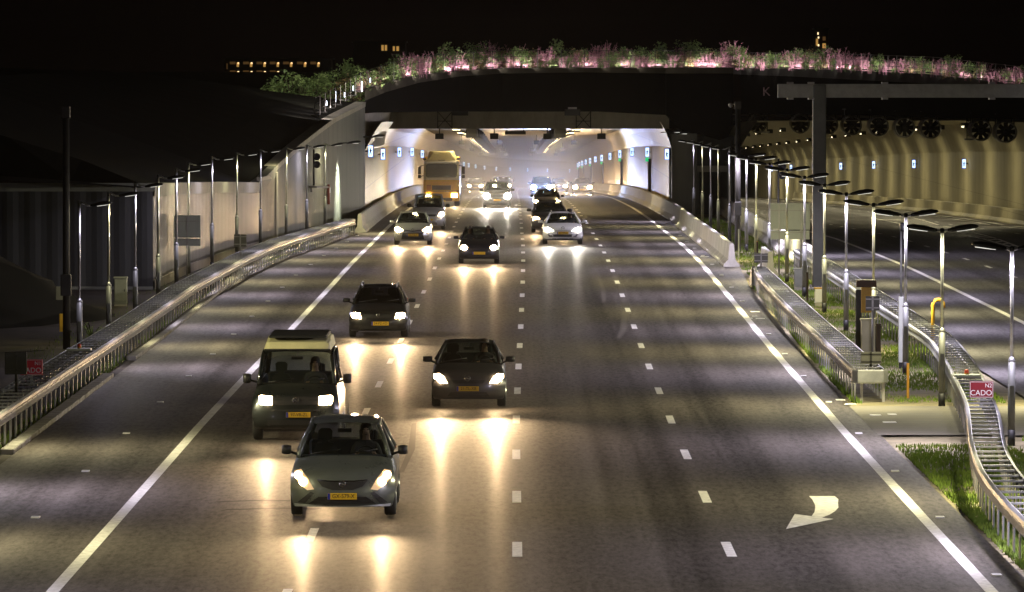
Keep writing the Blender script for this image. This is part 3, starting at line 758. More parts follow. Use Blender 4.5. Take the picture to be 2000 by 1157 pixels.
for nm, x, d, z, w in (('lower', wallx(298) + .1, 298, 4.42, 40), ('upper', -7.8, 311, 4.6, 1.2), ('right', 8.3, 322, 4.75, 1.2), ('right2', 8.9, 329, 4.6, 1.2)):
    lab = {'lower': 'flat lamp on a short wall arm throwing a pale cone down the wing wall', 'upper': 'flat lamp on a bracket reaching into the tunnel mouth over the wing wall',
           'right': 'flat lamp bracketed at the tunnel mouth near the pier, farther from the single-arm posts', 'right2': 'flat lamp bracketed at the tunnel mouth beside the single-arm posts'}[nm]
    t = thing('wall_lamp', lab, 'wall lamp', (x, d, z), group='bracket lamps on the portal')
    mb = MB(); mb.tube([(-.1, 0, 0), (.35, 0, .03)], .03, 8); mb.build('arm', M['duct'], t)
    hd = head_mesh(1).build('lamp_head', M['head'], t); hd.location = (.32, 0, .0)
    mb = MB(); mb.box((.4, 0, -.0), (.42, .2, .02)); mb.build('led_panel', M['led_bulb'], hd)
    if nm == 'lower': add_light('lamp_light', t, (1.0, -.4, -.16), (-.42, .0, -1), 4500, (.93, 1, .78), 'SPOT', spot=R(70), blend=1)
    else: add_light('lamp_light', t, (.7, 0, -.12), (.45 if nm == 'upper' else -.45, 1, .03), w * 220, (1, .86, .55), 'SPOT', spot=R(80), blend=1, radius=.1)

# ================================================================ GUARD RAILS (ladder-like double rails)
WPROF = [(0, .44), (.05, .47), (.075, .51), (.02, .57), (.02, .60), (.075, .66), (.05, .71), (0, .74), (-.018, .74), (.03, .70), (.05, .66), (-.0, .6), (-.0, .57), (.05, .51), (.03, .48), (-.018, .44)]
def frame_mesh():
    mb = MB()
    for x in (-.5, .5):
        mb.box((x, 0, .34), (.05, .11, .72)); mb.box((x, 0, .66), (.09, .07, .12))
    mb.box((0, 0, .73), (.97, .1, .034))
    return mb.build('support_frame', M['galv'])
FRAME = frame_mesh(); FRAME_ME = FRAME.data; bpy.data.objects.remove(FRAME)
def guard_rail(label, lf, rf, a, b, road_side, mats):
    o0 = ((lf(a) + rf(a)) / 2, a, 0)
    root = thing('guard_rail', label, 'guard rail', o0)
    dd = drange(a, b, 1.33)
    for fn, s, mt in ((lf, -1, mats[0]), (rf, 1, mats[1])):
        mb = MB()
        mb.loft([[(fn(d) + s * x - o0[0], d - o0[1], zroad(d) + z + random.uniform(-.004, .004)) for x, z in WPROF] for d in dd], 0, True, True, False)
        mb.build('beam', mt, root)
    for k, d in enumerate(dd[:99]):
        e = bpy.data.objects.new('support_frame', FRAME_ME); COL.objects.link(e); e.parent = root
        l, r = lf(d), rf(d)
        e.location = ((l + r) / 2 - o0[0], d - o0[1], zroad(d) - .02); e.scale = ((r - l) / 1.0, 1, 1)
    if len(dd) > 99:
        mb = MB()
        for d in dd[99:]:
            l, r = lf(d) - o0[0], rf(d) - o0[0]; y, z = d - o0[1], zroad(d)
            for x in (l, r): mb.box((x, y, z + .33), (.05, .11, .72))
            mb.box(((l + r) / 2, y, z + .73), (r - l, .13, .035))
        o = mb.build('support_frame', M['galv'], root); o['kind'] = 'stuff'
    return root
RA = [(84, 8.15), (97, 8.25), (105, 8.44), (113, 8.9), (126, 9.85), (143, 10.7), (158, 11.3), (188, 11.25), (240, 11.2)]
RB = [(84, 8.85), (97, 8.9), (103, 9.0), (110, 9.27), (124, 10.3), (145, 11.45), (160, 12.0), (240, 11.9)]
sm3 = lambda t, d: (lerp_table(t, d - 4) + 2 * lerp_table(t, d) + lerp_table(t, d + 4)) / 4
lfl = lambda d: rail_left(d) - lerp_table([(60, .78), (260, .75), (288, .5)], d)
guard_rail('long ladder-like double guard rail along the outer kerb below the metal wall', lfl, rail_left, 112, 287, 1, (M['galv'], M['galv_dull']))
NA = [(140, 8.24), (160, 8.38), (185, 8.46), (205, 8.62), (213, 8.85)]
NB = [(140, 8.95), (160, 9.02), (185, 9.1), (205, 9.18), (213, 9.22)]
guard_rail('shorter ladder-like guard rail ending in a rounded nose near the paved crossing', lambda d: sm3(NA, d), lambda d: sm3(NB, d), 140.6, 212, -1, (M['galv_dull'], M['galv']))
guard_rail('winding ladder-like guard rail crossing the median and carrying the red N2 sign', lambda d: sm3(RA, d), lambda d: sm3(RB, d), 84, 232, -1, (M['galv'], M['galv']))
# rounded nose of the shorter rail
t = thing('rail_terminal', 'rounded steel end box closing the shorter guard rail by the paved crossing', 'rail end', (8.6, 140.4, zroad(140)))
mb = MB(); 
pts = [(-.42, .3), (-.42, -.1), (-.3, -.28), (.3, -.28), (.42, -.1), (.42, .3)]
mb.loft([[(x * (1 + k), y * (1 + k), z) for x, y in pts] for z, k in ((.42, 0), (.45, .03), (.72, .03), (.75, 0))], 0, False); mb.build('end_plate', M['galv'], t)
mb = MB()
for x in (-.2, .32): mb.box((x, .0, .2), (.06, .12, .5))
mb.build('leg', M['galv_dull'], t)
t = thing('rail_terminal', 'slanted steel foot where the shorter guard rail rises from the shoulder', 'rail end', (8.95, 212.4, zroad(212)))
mb = MB(); mb.loft([[(-.25, 0, .05), (.25, 0, .05), (.25, 0, .74), (-.25, 0, .74)], [(-.3, .9, 0), (.15, .9, 0), (.15, .9, .15), (-.3, .9, .15)]], 0, True, True); mb.build('ramp', M['galv_dull'], t)
mb = MB(); mb.box((0, .5, .1), (.4, .12, .3)); mb.build('foot', M['galv'], t)

# ================================================================ SIGNS, CABINETS, POSTS
def plate_sign(name, label, x, d, zc, w, h, mt, posts, zfoot=None, cat='sign', rib=False, foot_mat=None, split=None):
    z0 = zroad(d) if zfoot is None else zfoot
    t = thing(name, label, cat, (x, d, z0))
    fm = foot_mat or M['galv_dull']
    mb = MB()
    if split:
        mb.bbox((0, 0, zc + h / 2 - split / 2 + .008), (w, .04, split - .03), .01); mb.bbox((0, 0, zc - h / 2 + (h - split) / 2), (w * .985, .04, h - split - .02), .01)
    else: mb.bbox((0, 0, zc), (w, .04, h), .012)
    mb.build('panel', mt, t)
    for px in posts:
        mb = MB(); mb.tube([(px, .06, -.1), (px, .06, zc + h / 2 - .03)], .032, 8); mb.build('post', fm, t)
    mb = MB()
    for k in (-.3, .3): mb.box((0, -.03, zc + k * h), (w * .96, .02, .03))
    for px in posts: mb.box((px, -.03, zc), (.05, .02, h * .97))
    mb.build('stiffener', fm, t)
    return t
plate_sign('traffic_sign', 'large grey sign back in two panels on a post before the metal wall', -12.0, 216, 1.93, 1.0, 1.15, M['signback'], (0,), split=.86)
big = plate_sign('traffic_sign', 'wide pale sign back of two tiers on two posts on the median', 10.65, 224, 2.05, 1.52, 1.4, M['signback'], (-.42, .42), split=1.04)
mb = MB(); mb.box((-.56, -.03, 1.74), (.18, .01, .07)); mb.build('sticker', M['white'], big)
plate_sign('hazard_plate', 'dark square plate back on the outer guard rail before the ribbed wall', -10.45, 225, .55, .48, .48, M['signdark'], (0,), zroad(225) + .74, 'plate')
plate_sign('hazard_plate', 'grey plate back on the start of the shorter guard rail by the barrier piece', 9.0, 211.3, .34, .5, .33, M['signdark'], (0,), zroad(211) + .74, 'plate')
plate_sign('hazard_plate', 'grey plate back on the rounded end of the shorter guard rail', 8.72, 142, .2, .5, .3, M['signdark'], (0,), zroad(142) + .74, 'plate', foot_mat=M['mast'])
plate_sign('hazard_plate', 'large black plate back on the outer guard rail covering part of the red sign', -11.12, 131, .62, .5, .5, M['signblack'], (0,), zroad(131) + .74, 'plate', foot_mat=M['signblack'])
plate_sign('hazard_plate', 'grey plate in front of the yellow post and cream cabinet on the median', 9.93, 161, 1.52, .38, .4, M['signdark'], (0,), None, 'plate')
M['red_shaded'] = mat('shaded_red_sign', (.2, .008, .014), .5, var=.12)  # same sign red, darkened: the weaker light on N2 put in the colour
def cado(label, n, x, d, z):
    t = thing('red_sign', label, 'sign', (x, d, zroad(d) + .74))
    mb = MB(); mb.bbox((0, 0, z), (.52, .03, .36), .012); mb.build('panel', M['red'] if n == 'N1' else M['red_shaded'], t)
    mb = MB()
    for a, b, w, h in ((0, .165, .5, .008), (0, -.165, .5, .008), (-.246, 0, .008, .33), (.246, 0, .008, .33)): mb.box((a, -.018, z + b), (w, .006, h))
    mb.build('border', M['white'], t)
    text_mesh('lettering', 'CADO', .165, M['white'], t, (-.01, -.02, z - .075), (R(90), 0, 0), .003, .98)
    text_mesh('lettering', n, .12, M['white'], t, (.15, -.02, z + .085), (R(90), 0, 0), .003)
    mb = MB(); mb.box((0, .02, z / 2 - .1), (.06, .04, z + .1)); mb.box((0, 0, .02), (.2, .1, .04)); mb.build('post', M['galv'], t)
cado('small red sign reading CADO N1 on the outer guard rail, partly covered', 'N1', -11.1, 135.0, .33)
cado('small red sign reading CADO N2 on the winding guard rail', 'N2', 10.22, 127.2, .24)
for lab, x, d in (('grey plate with a red and yellow cap lying across the outer guard rail', -11.07, 149.5), ('grey plate with an orange cap lying across the winding guard rail', 10.62, 136.5)):
    t = thing('rail_marker', lab, 'marker', (x, d, zroad(d) + .77))
    mb = MB(); mb.bbox((0, 0, .03), (.62, .5, .05), .01); mb.build('base_plate', M['signback'], t)
    mb = MB(); mb.lathe((0, 0, .05), [(.05, 0), (.05, .1), (.03, .12)], 10); mb.build('cap', mat('red_cap', (.6, .06, .02), .4, var=.1), t)
    mb = MB(); mb.lathe((0, 0, .05), [(.055, 0), (.055, .035)], 10); mb.build('band', M['yellow'], t)
def cabinet(label, x, d, w, dep, h, mt, cap=None, door=True):
    t = thing('cabinet', label, 'cabinet', (x, d, zroad(d) - .02))
    mb = MB(); mb.bbox((0, 0, h / 2 + .08), (w, dep, h - .1), .015); mb.build('housing', mt, t)
    mb = MB(); mb.box((0, 0, .05), (w * .94, dep * .94, .12)); mb.build('plinth', M['concrete'], t)
    mb = MB(); mb.bbox((0, 0, h + .05), (w + .05, dep + .05, .05), .015); mb.build('lid', cap or mt, t)
    if door:
        mb = MB(); mb.box((0, -dep / 2 - .006, h / 2 + .1), (w * .86, .012, h * .78)); dr = mb.build('door', mt, t)
        mb = MB(); mb.box((w * .32, -dep / 2 - .02, h / 2 + .1), (.02, .02, .08)); mb.build('handle', M['black'], dr)
    return t
cabinet('tall grey cabinet standing between lamp posts before the dark end of the metal wall', -13.05, 195, .43, .3, .95, M['greycab'])
cabinet('grey cabinet beside the foot of the gantry column', 10.3, 209.5, .4, .35, .72, M['greycab'])
cabinet('small white cabinet with a yellow lid before the gantry column', 10.3, 196, .31, .25, .56, M['white'], M['yellow'])
cabinet('tall cream cabinet below the yellow post on the median', 9.84, 161.6, .385, .25, 1.03, M['cream'])
cabinet('low grey-brown cabinet half hidden behind the tall cream one', 10.17, 163.5, .24, .25, .75, M['signdark'])
def post(name, label, cat, x, d, h, w, mt, cap=None, zf=zroad, extra=None):
    t = thing(name, label, cat, (x, d, zf(d) - .05))
    mb = MB(); mb.bbox((0, 0, h / 2), (w, w, h), w * .15); mb.build('shaft', mt, t)
    mb = MB(); mb.bbox((0, 0, h + .01), (w * 1.08, w * 1.08, .03), .004); mb.build('cap', cap or mt, t)
    return t
post('wooden_post', 'dark brown wooden stake in front of the gantry column', 'post', 10.1, 200, 1.0, .07, M['wood'])
post('wooden_post', 'brown wooden stake beside the tall cream cabinet', 'post', 10.14, 161.8, .95, .13, M['wood'])
post('wooden_post', 'short orange-brown stake behind the grey plate by the barrier piece', 'post', 9.98, 238, .9, .07, M['wood'], M['orange'])
post('marker_post', 'slim orange post beside the third double-arm lamp', 'post', 9.62, 142, .84, .062, M['orange'])
post('marker_post', 'slim pale post with a dark tip on the grass behind the white barrier', 'post', 9.38, 242, 1.32, .055, M['signback'], M['black'])
post('wooden_post', 'orange-brown stake between the single-arm lamp posts behind the white barrier', 'post', 11.2, 330, 1.1, .13, M['wood'])
# yellow info post with brown cap on a dark post
t = thing('info_post', 'yellow box with a brown cap fixed to a dark post on the median', 'post', (9.75, 163, zroad(163)))
mb = MB(); mb.bbox((-.09, 0, .9), (.16, .14, 1.85), .02); mb.build('post', M['mast'], t)
mb = MB(); mb.bbox((.12, -.04, 1.55), (.29, .2, .72), .015); mb.build('box', M['yellow'], t)
mb = MB(); mb.loft([[(.12 + a * .28, -.04 + b * .16, 1.9) for a, b in ((-1, -1), (1, -1), (1, 1), (-1, 1))], [(.12 + a * .27, -.04 + b * .15, 2.1) for a, b in ((-1, -1), (1, -1), (1, 1), (-1, 1))]], 0, True, True); mb.build('cap', M['brown'], t)
# yellow hoop pipe
t = thing('hoop_pipe', 'yellow bent pipe hoop standing behind the winding guard rail', 'pipe', (11.95, 166, zroad(166)))
mb = MB(); mb.tube([(0, 0, 0), (0, 0, 1.28)] + [(.15 - .15 * math.cos(a), 0, 1.28 + .15 * math.sin(a)) for a in (.4, .8, 1.2, 1.57, 2, 2.4, 2.8, 3.14)] + [(.3, 0, 1.2)], .055, 10); mb.build('pipe', M['yellow'], t)
mb = MB(); mb.lathe((0, 0, 0), [(.09, 0), (.09, .04)], 10); mb.build('flange', M['yellow'], t)
# slim camera pole with thick pale lower sleeve
t = thing('camera_pole', 'slim camera pole with a pale square lower sleeve between two double-arm lamps', 'camera pole', (10.38, 156, zroad(156)))
mb = MB(); mb.bbox((0, 0, 1.02), (.13, .13, 1.75), .01); mb.build('sleeve', M['signback'], t)
mb = MB(); mb.bbox((0, 0, .09), (.1, .1, .2), .01); mb.build('foot', M['black'], t)
mb = MB(); mb.tube([(0, 0, 1.85), (0, 0, 3.85)], .03, 8); mb.build('pole', M['pole_thick'], t)
mb = MB(); mb.bbox((.05, -.1, 3.8), (.18, .34, .16), .03); mb.lathe((.05, -.1, 3.62), [(.0, 0), (.07, .03), (.09, .1)], 10); mb.build('camera', M['head'], t)
# dark mast with a camera on top
def mast(label, x, d, h, r, cam_=True):
    t = thing('mast', label, 'mast', (x, d, zroad(d)))
    mb = MB(); mb.tube([(0, 0, -.1), (0, 0, h)], [r, r * .85], 12); mb.build('shaft', M['mast'], t)
    mb = MB(); mb.bbox((0, 0, h + .05), (r * 2.2, r * 2.2, .34), .02); mb.build('head_box', M['mast'], t)
    if cam_:
        mb = MB(); mb.tube([(0, 0, h + .1), (-.3, -.05, h + .1)], .025, 6); mb.lathe((-.32, -.05, h - .05), [(0, 0), (.09, .05), (.1, .16), (.05, .2)], 10); mb.build('camera', M['galv_dull'], t)
    mb = MB(); mb.bbox((0, -r - .06, 1.85), (.3, .16, .6), .02); mb.build('control_box', M['mast'], t)
    return t
mast('tall dark mast with a small camera on top between the two tunnel mouths', 9.84, 255, 6.3, .13)
mast('tall dark mast with a sleeve on top beyond the outer guard rail', -12.65, 166, 6.7, .11, False)
# loudspeaker posts
def speakers(label, x, d, z, base):
    t = thing('loudspeaker_post', label, 'loudspeakers', (x, d, base))
    mb = MB(); mb.tube([(0, 0, 0), (0, 0, z - base + .55)], .045, 8); mb.build('post', M['mast'], t)
    for k in (-.18, .2):
        mb = MB(); mb.lathe((.16, -.05, z - base + k), [(.05, .2), (.06, .1), (.11, 0), (.17, -.14), (.175, -.15), (.13, -.1), (.04, .02)], 14, axis='Y'); mb.build('horn', M['head'], t)
    mb = MB(); mb.box((.08, 0, z - base + .2), (.16, .04, .04)); mb.box((.08, 0, z - base - .18), (.16, .04, .04)); mb.build('bracket', M['galv_dull'], t)
speakers('pair of horn loudspeakers on a post standing on the wing wall ledge', wallx(283) + .22, 283, 3.75, 2.55)
speakers('pair of horn loudspeakers on a dark post behind the double-arm lamps', 11.75, 258, 3.65, zroad(258))
speakers('pair of horn loudspeakers on a thin post behind the dark mast', 12.4, 330, 3.65, zroad(330))
t = thing('wall_ledge', 'short grey ledge on the wing wall carrying the loudspeaker post', 'ledge', (wallx(283) + .1, 283, 2.5))
mb = MB(); mb.box((.1, 0, 0), (.6, 3.2, .08), rz=.32); mb.build('shelf', M['concrete'], t)
mb = MB(); mb.box((0, 0, -.15), (.1, .1, .25)); mb.build('bracket', M['galv_dull'], t)
# gantry
t = thing('gantry', 'grey T-shaped steel gantry with a square column and a long crossbeam', 'gantry', (11.05, 210.5, zroad(210.5)))
mb = MB(); mb.bbox((0, 0, 3.7), (.48, .46, 7.3), .03); mb.build('column', M['gantry'], t)
mb = MB(); mb.bbox((7.6, 0, 7.12), (18.2, .42, .49), .02); mb.build('crossbeam', mat('gantry_beam_lit', (.36, .36, .3), .6, var=.2), t)  # beam lighter than the column: light thrown up off the road painted in
mb = MB(); mb.box((0, 0, .03), (.75, .75, .06)); 
for a in (-1, 1):
    for b in (-1, 1): mb.lathe((a * .3, b * .3, .05), [(.03, 0), (.03, .1)], 6); 
mb.build('base_plate', M['galv_dull'], t)
mb = MB(); mb.box((0, 0, -.1), (1.5, 1.2, .26)); mb.build('footing', M['concrete'], t)
mb = MB()
for x in (-1.05, -.3, 2.35, 6.2): 
    mb.bbox((x, 0, 7.4), (.22, .5, .07), .01); mb.bbox((x, 0, 6.84), (.22, .5, .07), .01)
mb.build('clamp', M['galv_dull'], t)
mb = MB(); mb.bbox((0, -.245, 1.3), (.26, .02, .5), .005); mb.build('hatch', M['gantry'], t)
# yellow box and grey plate on a post beyond the rail
t = thing('info_post', 'thin post with a grey square plate above a yellow box beyond the outer guard rail', 'post', (-13.1, 171, zroad(171)))
mb = MB(); mb.tube([(0, 0, -.1), (0, 0, 1.55)], .03, 8); mb.build('post', M['galv_dull'], t)
mb = MB(); mb.bbox((-.04, -.05, 1.42), (.39, .04, .38), .01); mb.build('plate', M['signdark'], t)
mb = MB(); mb.bbox((-.02, -.06, .56), (.23, .12, .52), .015); mb.build('box', M['yellow'], t)
# arching plant beside it
t = thing('arching_plant', 'small plant with long arching green leaves beside the outer guard rail', 'plant', (-12.2, 170, zroad(170)))
mb = MB()
for k in range(16):
    a = random.uniform(0, 6.28); L_ = random.uniform(.4, .75); pts = []
    for i in range(6):
        q = i / 5; r = L_ * q; z = .62 * math.sin(q * 2.4) * L_ / .7; w = .025 * (1 - q) + .004
        pts.append([(math.cos(a) * r - math.sin(a) * w, math.sin(a) * r + math.cos(a) * w, z), (math.cos(a) * r + math.sin(a) * w, math.sin(a) * r - math.cos(a) * w, z)])
    mb.loft(pts, 0, False)
mb.build('leaves', M['leaf'], t)
mb = MB(); mb.lathe((0, 0, -.05), [(.06, 0), (.05, .1), (.0, .14)], 8); mb.build('crown', M['bark'], t)

# ================================================================ PLANTS ON THE TUNNEL ROOF
from mathutils import noise as mnoise
def make_pink(seed):
    r = random.Random(seed); mb = MB()
    for k in range(34):
        a = r.uniform(0, 6.283); x, y = r.gauss(0, .16), r.gauss(0, .16); lean = r.uniform(.05, .38); hh = r.uniform(.55, 1.05); pts = []
        b = r.uniform(0, 3.14)
        for i in range(5):
            q = i / 4; w = .016 * (1 - q * .6); cx = x + math.cos(a) * lean * hh * q * q; cy2 = y + math.sin(a) * lean * hh * q * q
            pts.append([(cx - math.cos(b) * w, cy2 - math.sin(b) * w, hh * q), (cx + math.cos(b) * w, cy2 + math.sin(b) * w, hh * q)])
        mb.loft(pts, 0, False)
        for i in range(9):
            q = r.uniform(.15, 1); cx = x + math.cos(a) * lean * hh * q * q; cy2 = y + math.sin(a) * lean * hh * q * q; z = hh * q
            e = r.uniform(0, 6.283); l = r.uniform(.05, .13); dz = r.uniform(.02, .1); w = .011
            mb.add([(cx, cy2, z - w), (cx + math.cos(e) * l, cy2 + math.sin(e) * l, z + dz), (cx, cy2, z + w)], [(0, 1, 2)], 1 if r.random() < .12 else 0)
    o = mb.build('pink_shrub', [M['pink'], M['leaf']], fix=False); return o
def make_leafy(seed, mt, name, n=420):
    r = random.Random(seed); mb = MB()
    lobes = [(r.gauss(0, .22), r.gauss(0, .22), r.uniform(.25, .85), r.uniform(.14, .3)) for _ in range(9)]
    for k in range(8):
        x, y, z, q = lobes[k]; mb.tube([(x * .1, y * .1, 0), (x * .5, y * .5, z * .6), (x, y, z)], [.02, .014, .006], 4, 1)
    for k in range(n):
        x, y, z, q = r.choice(lobes)
        p = Vector((r.gauss(0, 1), r.gauss(0, 1), r.gauss(0, 1))).normalized() * q * r.uniform(.5, 1.1) + Vector((x, y, z))
        if p.z < 0.02: continue
        u = Vector((r.gauss(0, 1), r.gauss(0, 1), r.gauss(0, .6))).normalized(); v = u.cross(Vector((r.gauss(0, 1), r.gauss(0, 1), r.gauss(0, 1)))).normalized()
        l = r.uniform(.03, .065); w = l * r.uniform(.35, .6)
        mb.add([p - u * l, p - v * w, p + u * l, p + v * w], [(0, 1, 2, 3)])
    return mb.build(name, [mt, M['bark']], fix=False)
SHR = [('pink_shrub', [make_pink(i) for i in range(4)], 'bushy shrub of thin pinkish stems on the tunnel roof edge', 'shrub', 'pink-stemmed shrubs on the tunnel roof'),
       ('green_shrub', [make_leafy(20 + i, M['leaf'], 'green_shrub') for i in range(3)], 'leafy green bush among the pink shrubs on the tunnel roof edge', 'bush', 'green bushes on the tunnel roof'),
       ('dry_shrub', [make_leafy(40 + i, M['dry'], 'dry_shrub', 300) for i in range(2)], 'dry brownish bush among the shrubs on the tunnel roof edge', 'bush', 'dry bushes on the tunnel roof')]
used = set()
def put_shrub(kind, x, y, z, sc, label=None, grp=None):
    nm, pr, lab, cat, g = SHR[kind]; src = random.choice(pr)
    if src.name not in used: used.add(src.name); o = src
    else: o = src.copy(); COL.objects.link(o)
    o.location = (x, y, z); o.rotation_euler = (random.uniform(-.1, .1), random.uniform(-.1, .1), random.uniform(0, 6.28)); o.scale = (sc * random.uniform(.9, 1.25), sc, sc * random.uniform(.85, 1.15))
    tag(o, label or lab, cat, grp or g)
RIM = [(x, d, a) for x, d, a, b, z in FL] + [(12.9, 342, 8.34)] + [(x, d, a) for x, d, a, b, z in FR]
def rim_at(x):
    for p, q in zip(RIM, RIM[1:]):
        if p[0] <= x <= q[0]:
            t = (x - p[0]) / (q[0] - p[0]); return p[1] + (q[1] - p[1]) * t, p[2] + (q[2] - p[2]) * t
    return RIM[-1][1:]
rs = random.Random(5)
x = -8.2
while x < 30:
    dd_, zz = rim_at(max(x, -7.86))
    for row, (off, hs_) in enumerate(((.55, .42), (.95, .62), (1.7, .85), (2.9, 1.0))):
        xx = x + rs.uniform(-.2, .2); v = .8 * mnoise.noise((xx * 1.1, row * 3.1, 0)) + rs.uniform(-.5, .5)
        kind = 0 if v > .02 else 1 if v > -.42 else 2
        if x < -5.5 and rs.random() < .6: kind = 1 if rs.random() < .7 else 2
        put_shrub(kind, xx, dd_ + off + rs.uniform(-.2, .2), zz - .12, 1.3 * hs_ * rs.uniform(.7, 1.2) * (1.0 if x < 20 else .9))
    x += .37
# bushes beside the railing, left of the roof edge
for k in range(26):
    px = rs.uniform(528, 700); yt = lerp_table([(528, 178), (560, 150), (620, 138), (700, 128)], px)
    yy = yt + rs.uniform(8, 62) * lerp_table([(528, .4), (600, 1), (700, .4)], px)
    d = rs.uniform(317, 325); s = 11426 / d
    put_shrub(1 if rs.random() < .55 else 2, (px - 1000) / s, d, CAM_Z - (yy - 150) / s - 1.3, rs.uniform(1.3, 1.9), 'rounded bush on the dark slope beside the railing at the roof corner', 'bushes on the slope beside the roof corner')

# railing along the roof edge with small lamps turned to the plants
rl = thing('roof_railing', 'thin dark railing along the planted tunnel roof edge with small lights', 'railing', (0, 330, 8))
O = (0, 330, 8)
line = [(-9.9, 294, 5.75), (-9.0, 303, 6.3)] + [(x - .05, d + .3, a) for x, d, a in RIM]
def along(step):
    out = []; carry = 0
    for p, q in zip(line, line[1:]):
        p, q = Vector(p), Vector(q); L_ = (q - p).length; t = carry
        while t < L_: out.append(p + (q - p) * (t / L_)); t += step
        carry = t - L_
    return out
for p in along(2.0)[:98]:
    mb = MB(); mb.box(rel((p.x, p.y, p.z + .5), O), (.035, .035, 1.0)); mb.build('post', M['railing'], rl, fix=False)
mb = MB()
for z in (.35, .68, 1.0): mb.tube([rel((a, b, c + z), O) for a, b, c in line], .012, 5, smooth=False)
mb.build('handrail', M['railing'], rl)
for i, p in enumerate(along(2.9)):
    mb = MB(); mb.bbox(rel((p.x, p.y + .05, p.z + .1), O), (.5, .07, .07), .01); f = mb.build('rail_lamp', M['duct'], rl)
    far = 1.0 if p.x < 18 else max(.35, 1 - (p.x - 18) * .06)
    if p.x < -8: far = 1.5
    add_light('rail_and_fill_light', f, rel((p.x, p.y + .12, p.z + .14), O), (rs.uniform(-.1, .1) - (.3 if p.x < -8 else 0), 1, .9), 48 * far * rs.uniform(.6, 1.3), (1.0, .90, .88), 'AREA', 2.2, .06)
for o in SIDE_LIGHTS: add_light('tunnel_lamp_light', o, (0, 0, .0), (0, 0, -1), 400, (1.0, .88, .55), 'AREA', .25, 2.2)
add_light('rail_and_fill_light', rl, rel((-9.6, 300, 7.0), O), (-.13, 1, .05), 4500, (1.0, .94, .74), 'SPOT', spot=R(42), blend=.8, radius=.1)  # added fill spot without a lamp body, brightens the dim corner bushes
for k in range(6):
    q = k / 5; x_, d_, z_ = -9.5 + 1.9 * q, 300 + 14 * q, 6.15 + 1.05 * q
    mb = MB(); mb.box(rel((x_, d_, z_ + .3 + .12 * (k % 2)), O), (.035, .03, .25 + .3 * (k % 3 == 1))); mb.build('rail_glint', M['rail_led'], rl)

# ================================================================ GRASS
gm = MB(); rg = random.Random(11)
def blades(n, xf, a, b, zf, hh, thr=-.1, fr=.7):
    for _ in range(n):
        d = rg.uniform(a, b); x0, x1 = xf(d); x = rg.uniform(x0, x1)
        if mnoise.noise((x * fr, d * fr * .45, 3.3)) + rg.uniform(-.25, .25) < thr: continue
        z = zf(d); h = hh * rg.uniform(.5, 1.3); t = rg.uniform(0, 6.283); w = rg.uniform(.012, .022); lx, ly = rg.gauss(0, h * .45), rg.gauss(0, h * .45)
        gm.add([(x - math.cos(t) * w, d - math.sin(t) * w, z - .06), (x + math.cos(t) * w, d + math.sin(t) * w, z - .06), (x + lx, d + ly, z + h)], [(0, 1, 2)])
blades(32000, lambda d: (road_right(d) + .12, 10.6 if d > 110 else 9.8), 84, 124, zroad, .038, -.32)
blades(2500, lambda d: (10.6, 12.5), 95, 126, zroad, .1, 0)
blades(11000, lambda d: (road_right(d) + .15, lerp_table(NA, d) + .15), 139, 213, zroad, .05, -.12)
blades(42000, lambda d: (9.1, 11.9), 140, 232, zroad, .04, -.12, .5)
blades(9000, lambda d: (9.3, 11.6), 232, 330, zroad, .07, -.3)
blades(9000, lambda d: (rail_left(d) - .3, road_left(d) - .3), 118, 284, zroad, .1, -.15)
blades(4500, lambda d: (-13.5, rail_left(d) - .8), 160, 285, zroad, .12, .05)
g = gm.build('grass', M['grass'], fix=False); tag(g, 'short green grass along the verges and the median', 'grass', kind='stuff')

# ================================================================ FAR BUILDINGS
def far_building(name, label, px0, px1, ytop, d, depth, wins, frame_pw):
    s = 11426 / d; x0, x1 = (px0 - 1000) / s, (px1 - 1000) / s; ztop = CAM_Z - (ytop - 150) / s
    t = thing(name, label, 'building', ((x0 + x1) / 2, d, 0))
    mb = MB(); mb.box((0, depth / 2, ztop / 2 - 2), (x1 - x0, depth, ztop + 4)); mb.build('wall', M['brick_far'], t)
    mb = MB(); mb.box((0, depth / 2, ztop + .15), (x1 - x0 + .5, depth + .5, .3)); mb.build('roof', M['duct'], t)
    for px, py, w, h, mt in wins:
        mb = MB(); mb.box(((px - 1000) / s - (x0 + x1) / 2, -.04, CAM_Z - (py - 150) / s), (w, .1, h)); mb.build('window', mt, t, fix=False)
    return t
wins = []
cols = [466, 492, 518, 544, 570, 597, 623]
for r_, (py, n) in enumerate(((125, 7), (142, 4), (161, 2))):
    for i in range(n):
        wins.append((cols[i], py - 1, .35, .35, M['win_cold'])); wins.append((cols[i] - 1.0, py + 2, .5, .9, M['win_warm'])); wins.append((cols[i] - 11, py - 1.5, 1.2, .55, M['win_dim']))
wins += [(444, 130, .2, 1.2, M['win_dim']), (444, 148, .2, 1.5, M['win_warm'])]
far_building('apartment_building', 'distant dark apartment block with three rows of small warm balcony lights', 440, 648, 117, 1250, 14, wins, 0)
far_building('house', 'distant dark house with four narrow yellow windows behind the roof plants', 690, 792, 84, 1150, 10, [(747.5, 94, .45, 1.1, M['win_warm']), (754, 94, .45, 1.1, M['win_warm']), (769.5, 95.5, .4, .9, M['win_warm']), (777, 95.5, .5, .9, M['win_warm'])], 0)
far_building('tower', 'distant narrow tower with a column of small lights rising behind the roof plants', 1592, 1618, 58, 1200, 8, [(1597, 66, .25, .5, M['win_cold']), (1598, 74, .3, .35, M['win_cold']), (1595, 83, .45, 1.4, M['win_warm']), (1598, 89, .3, .4, M['win_cold']), (1609, 90, .7, 1.0, M['win_warm']), (1609, 76, .6, .8, M['win_dim'])], 0)
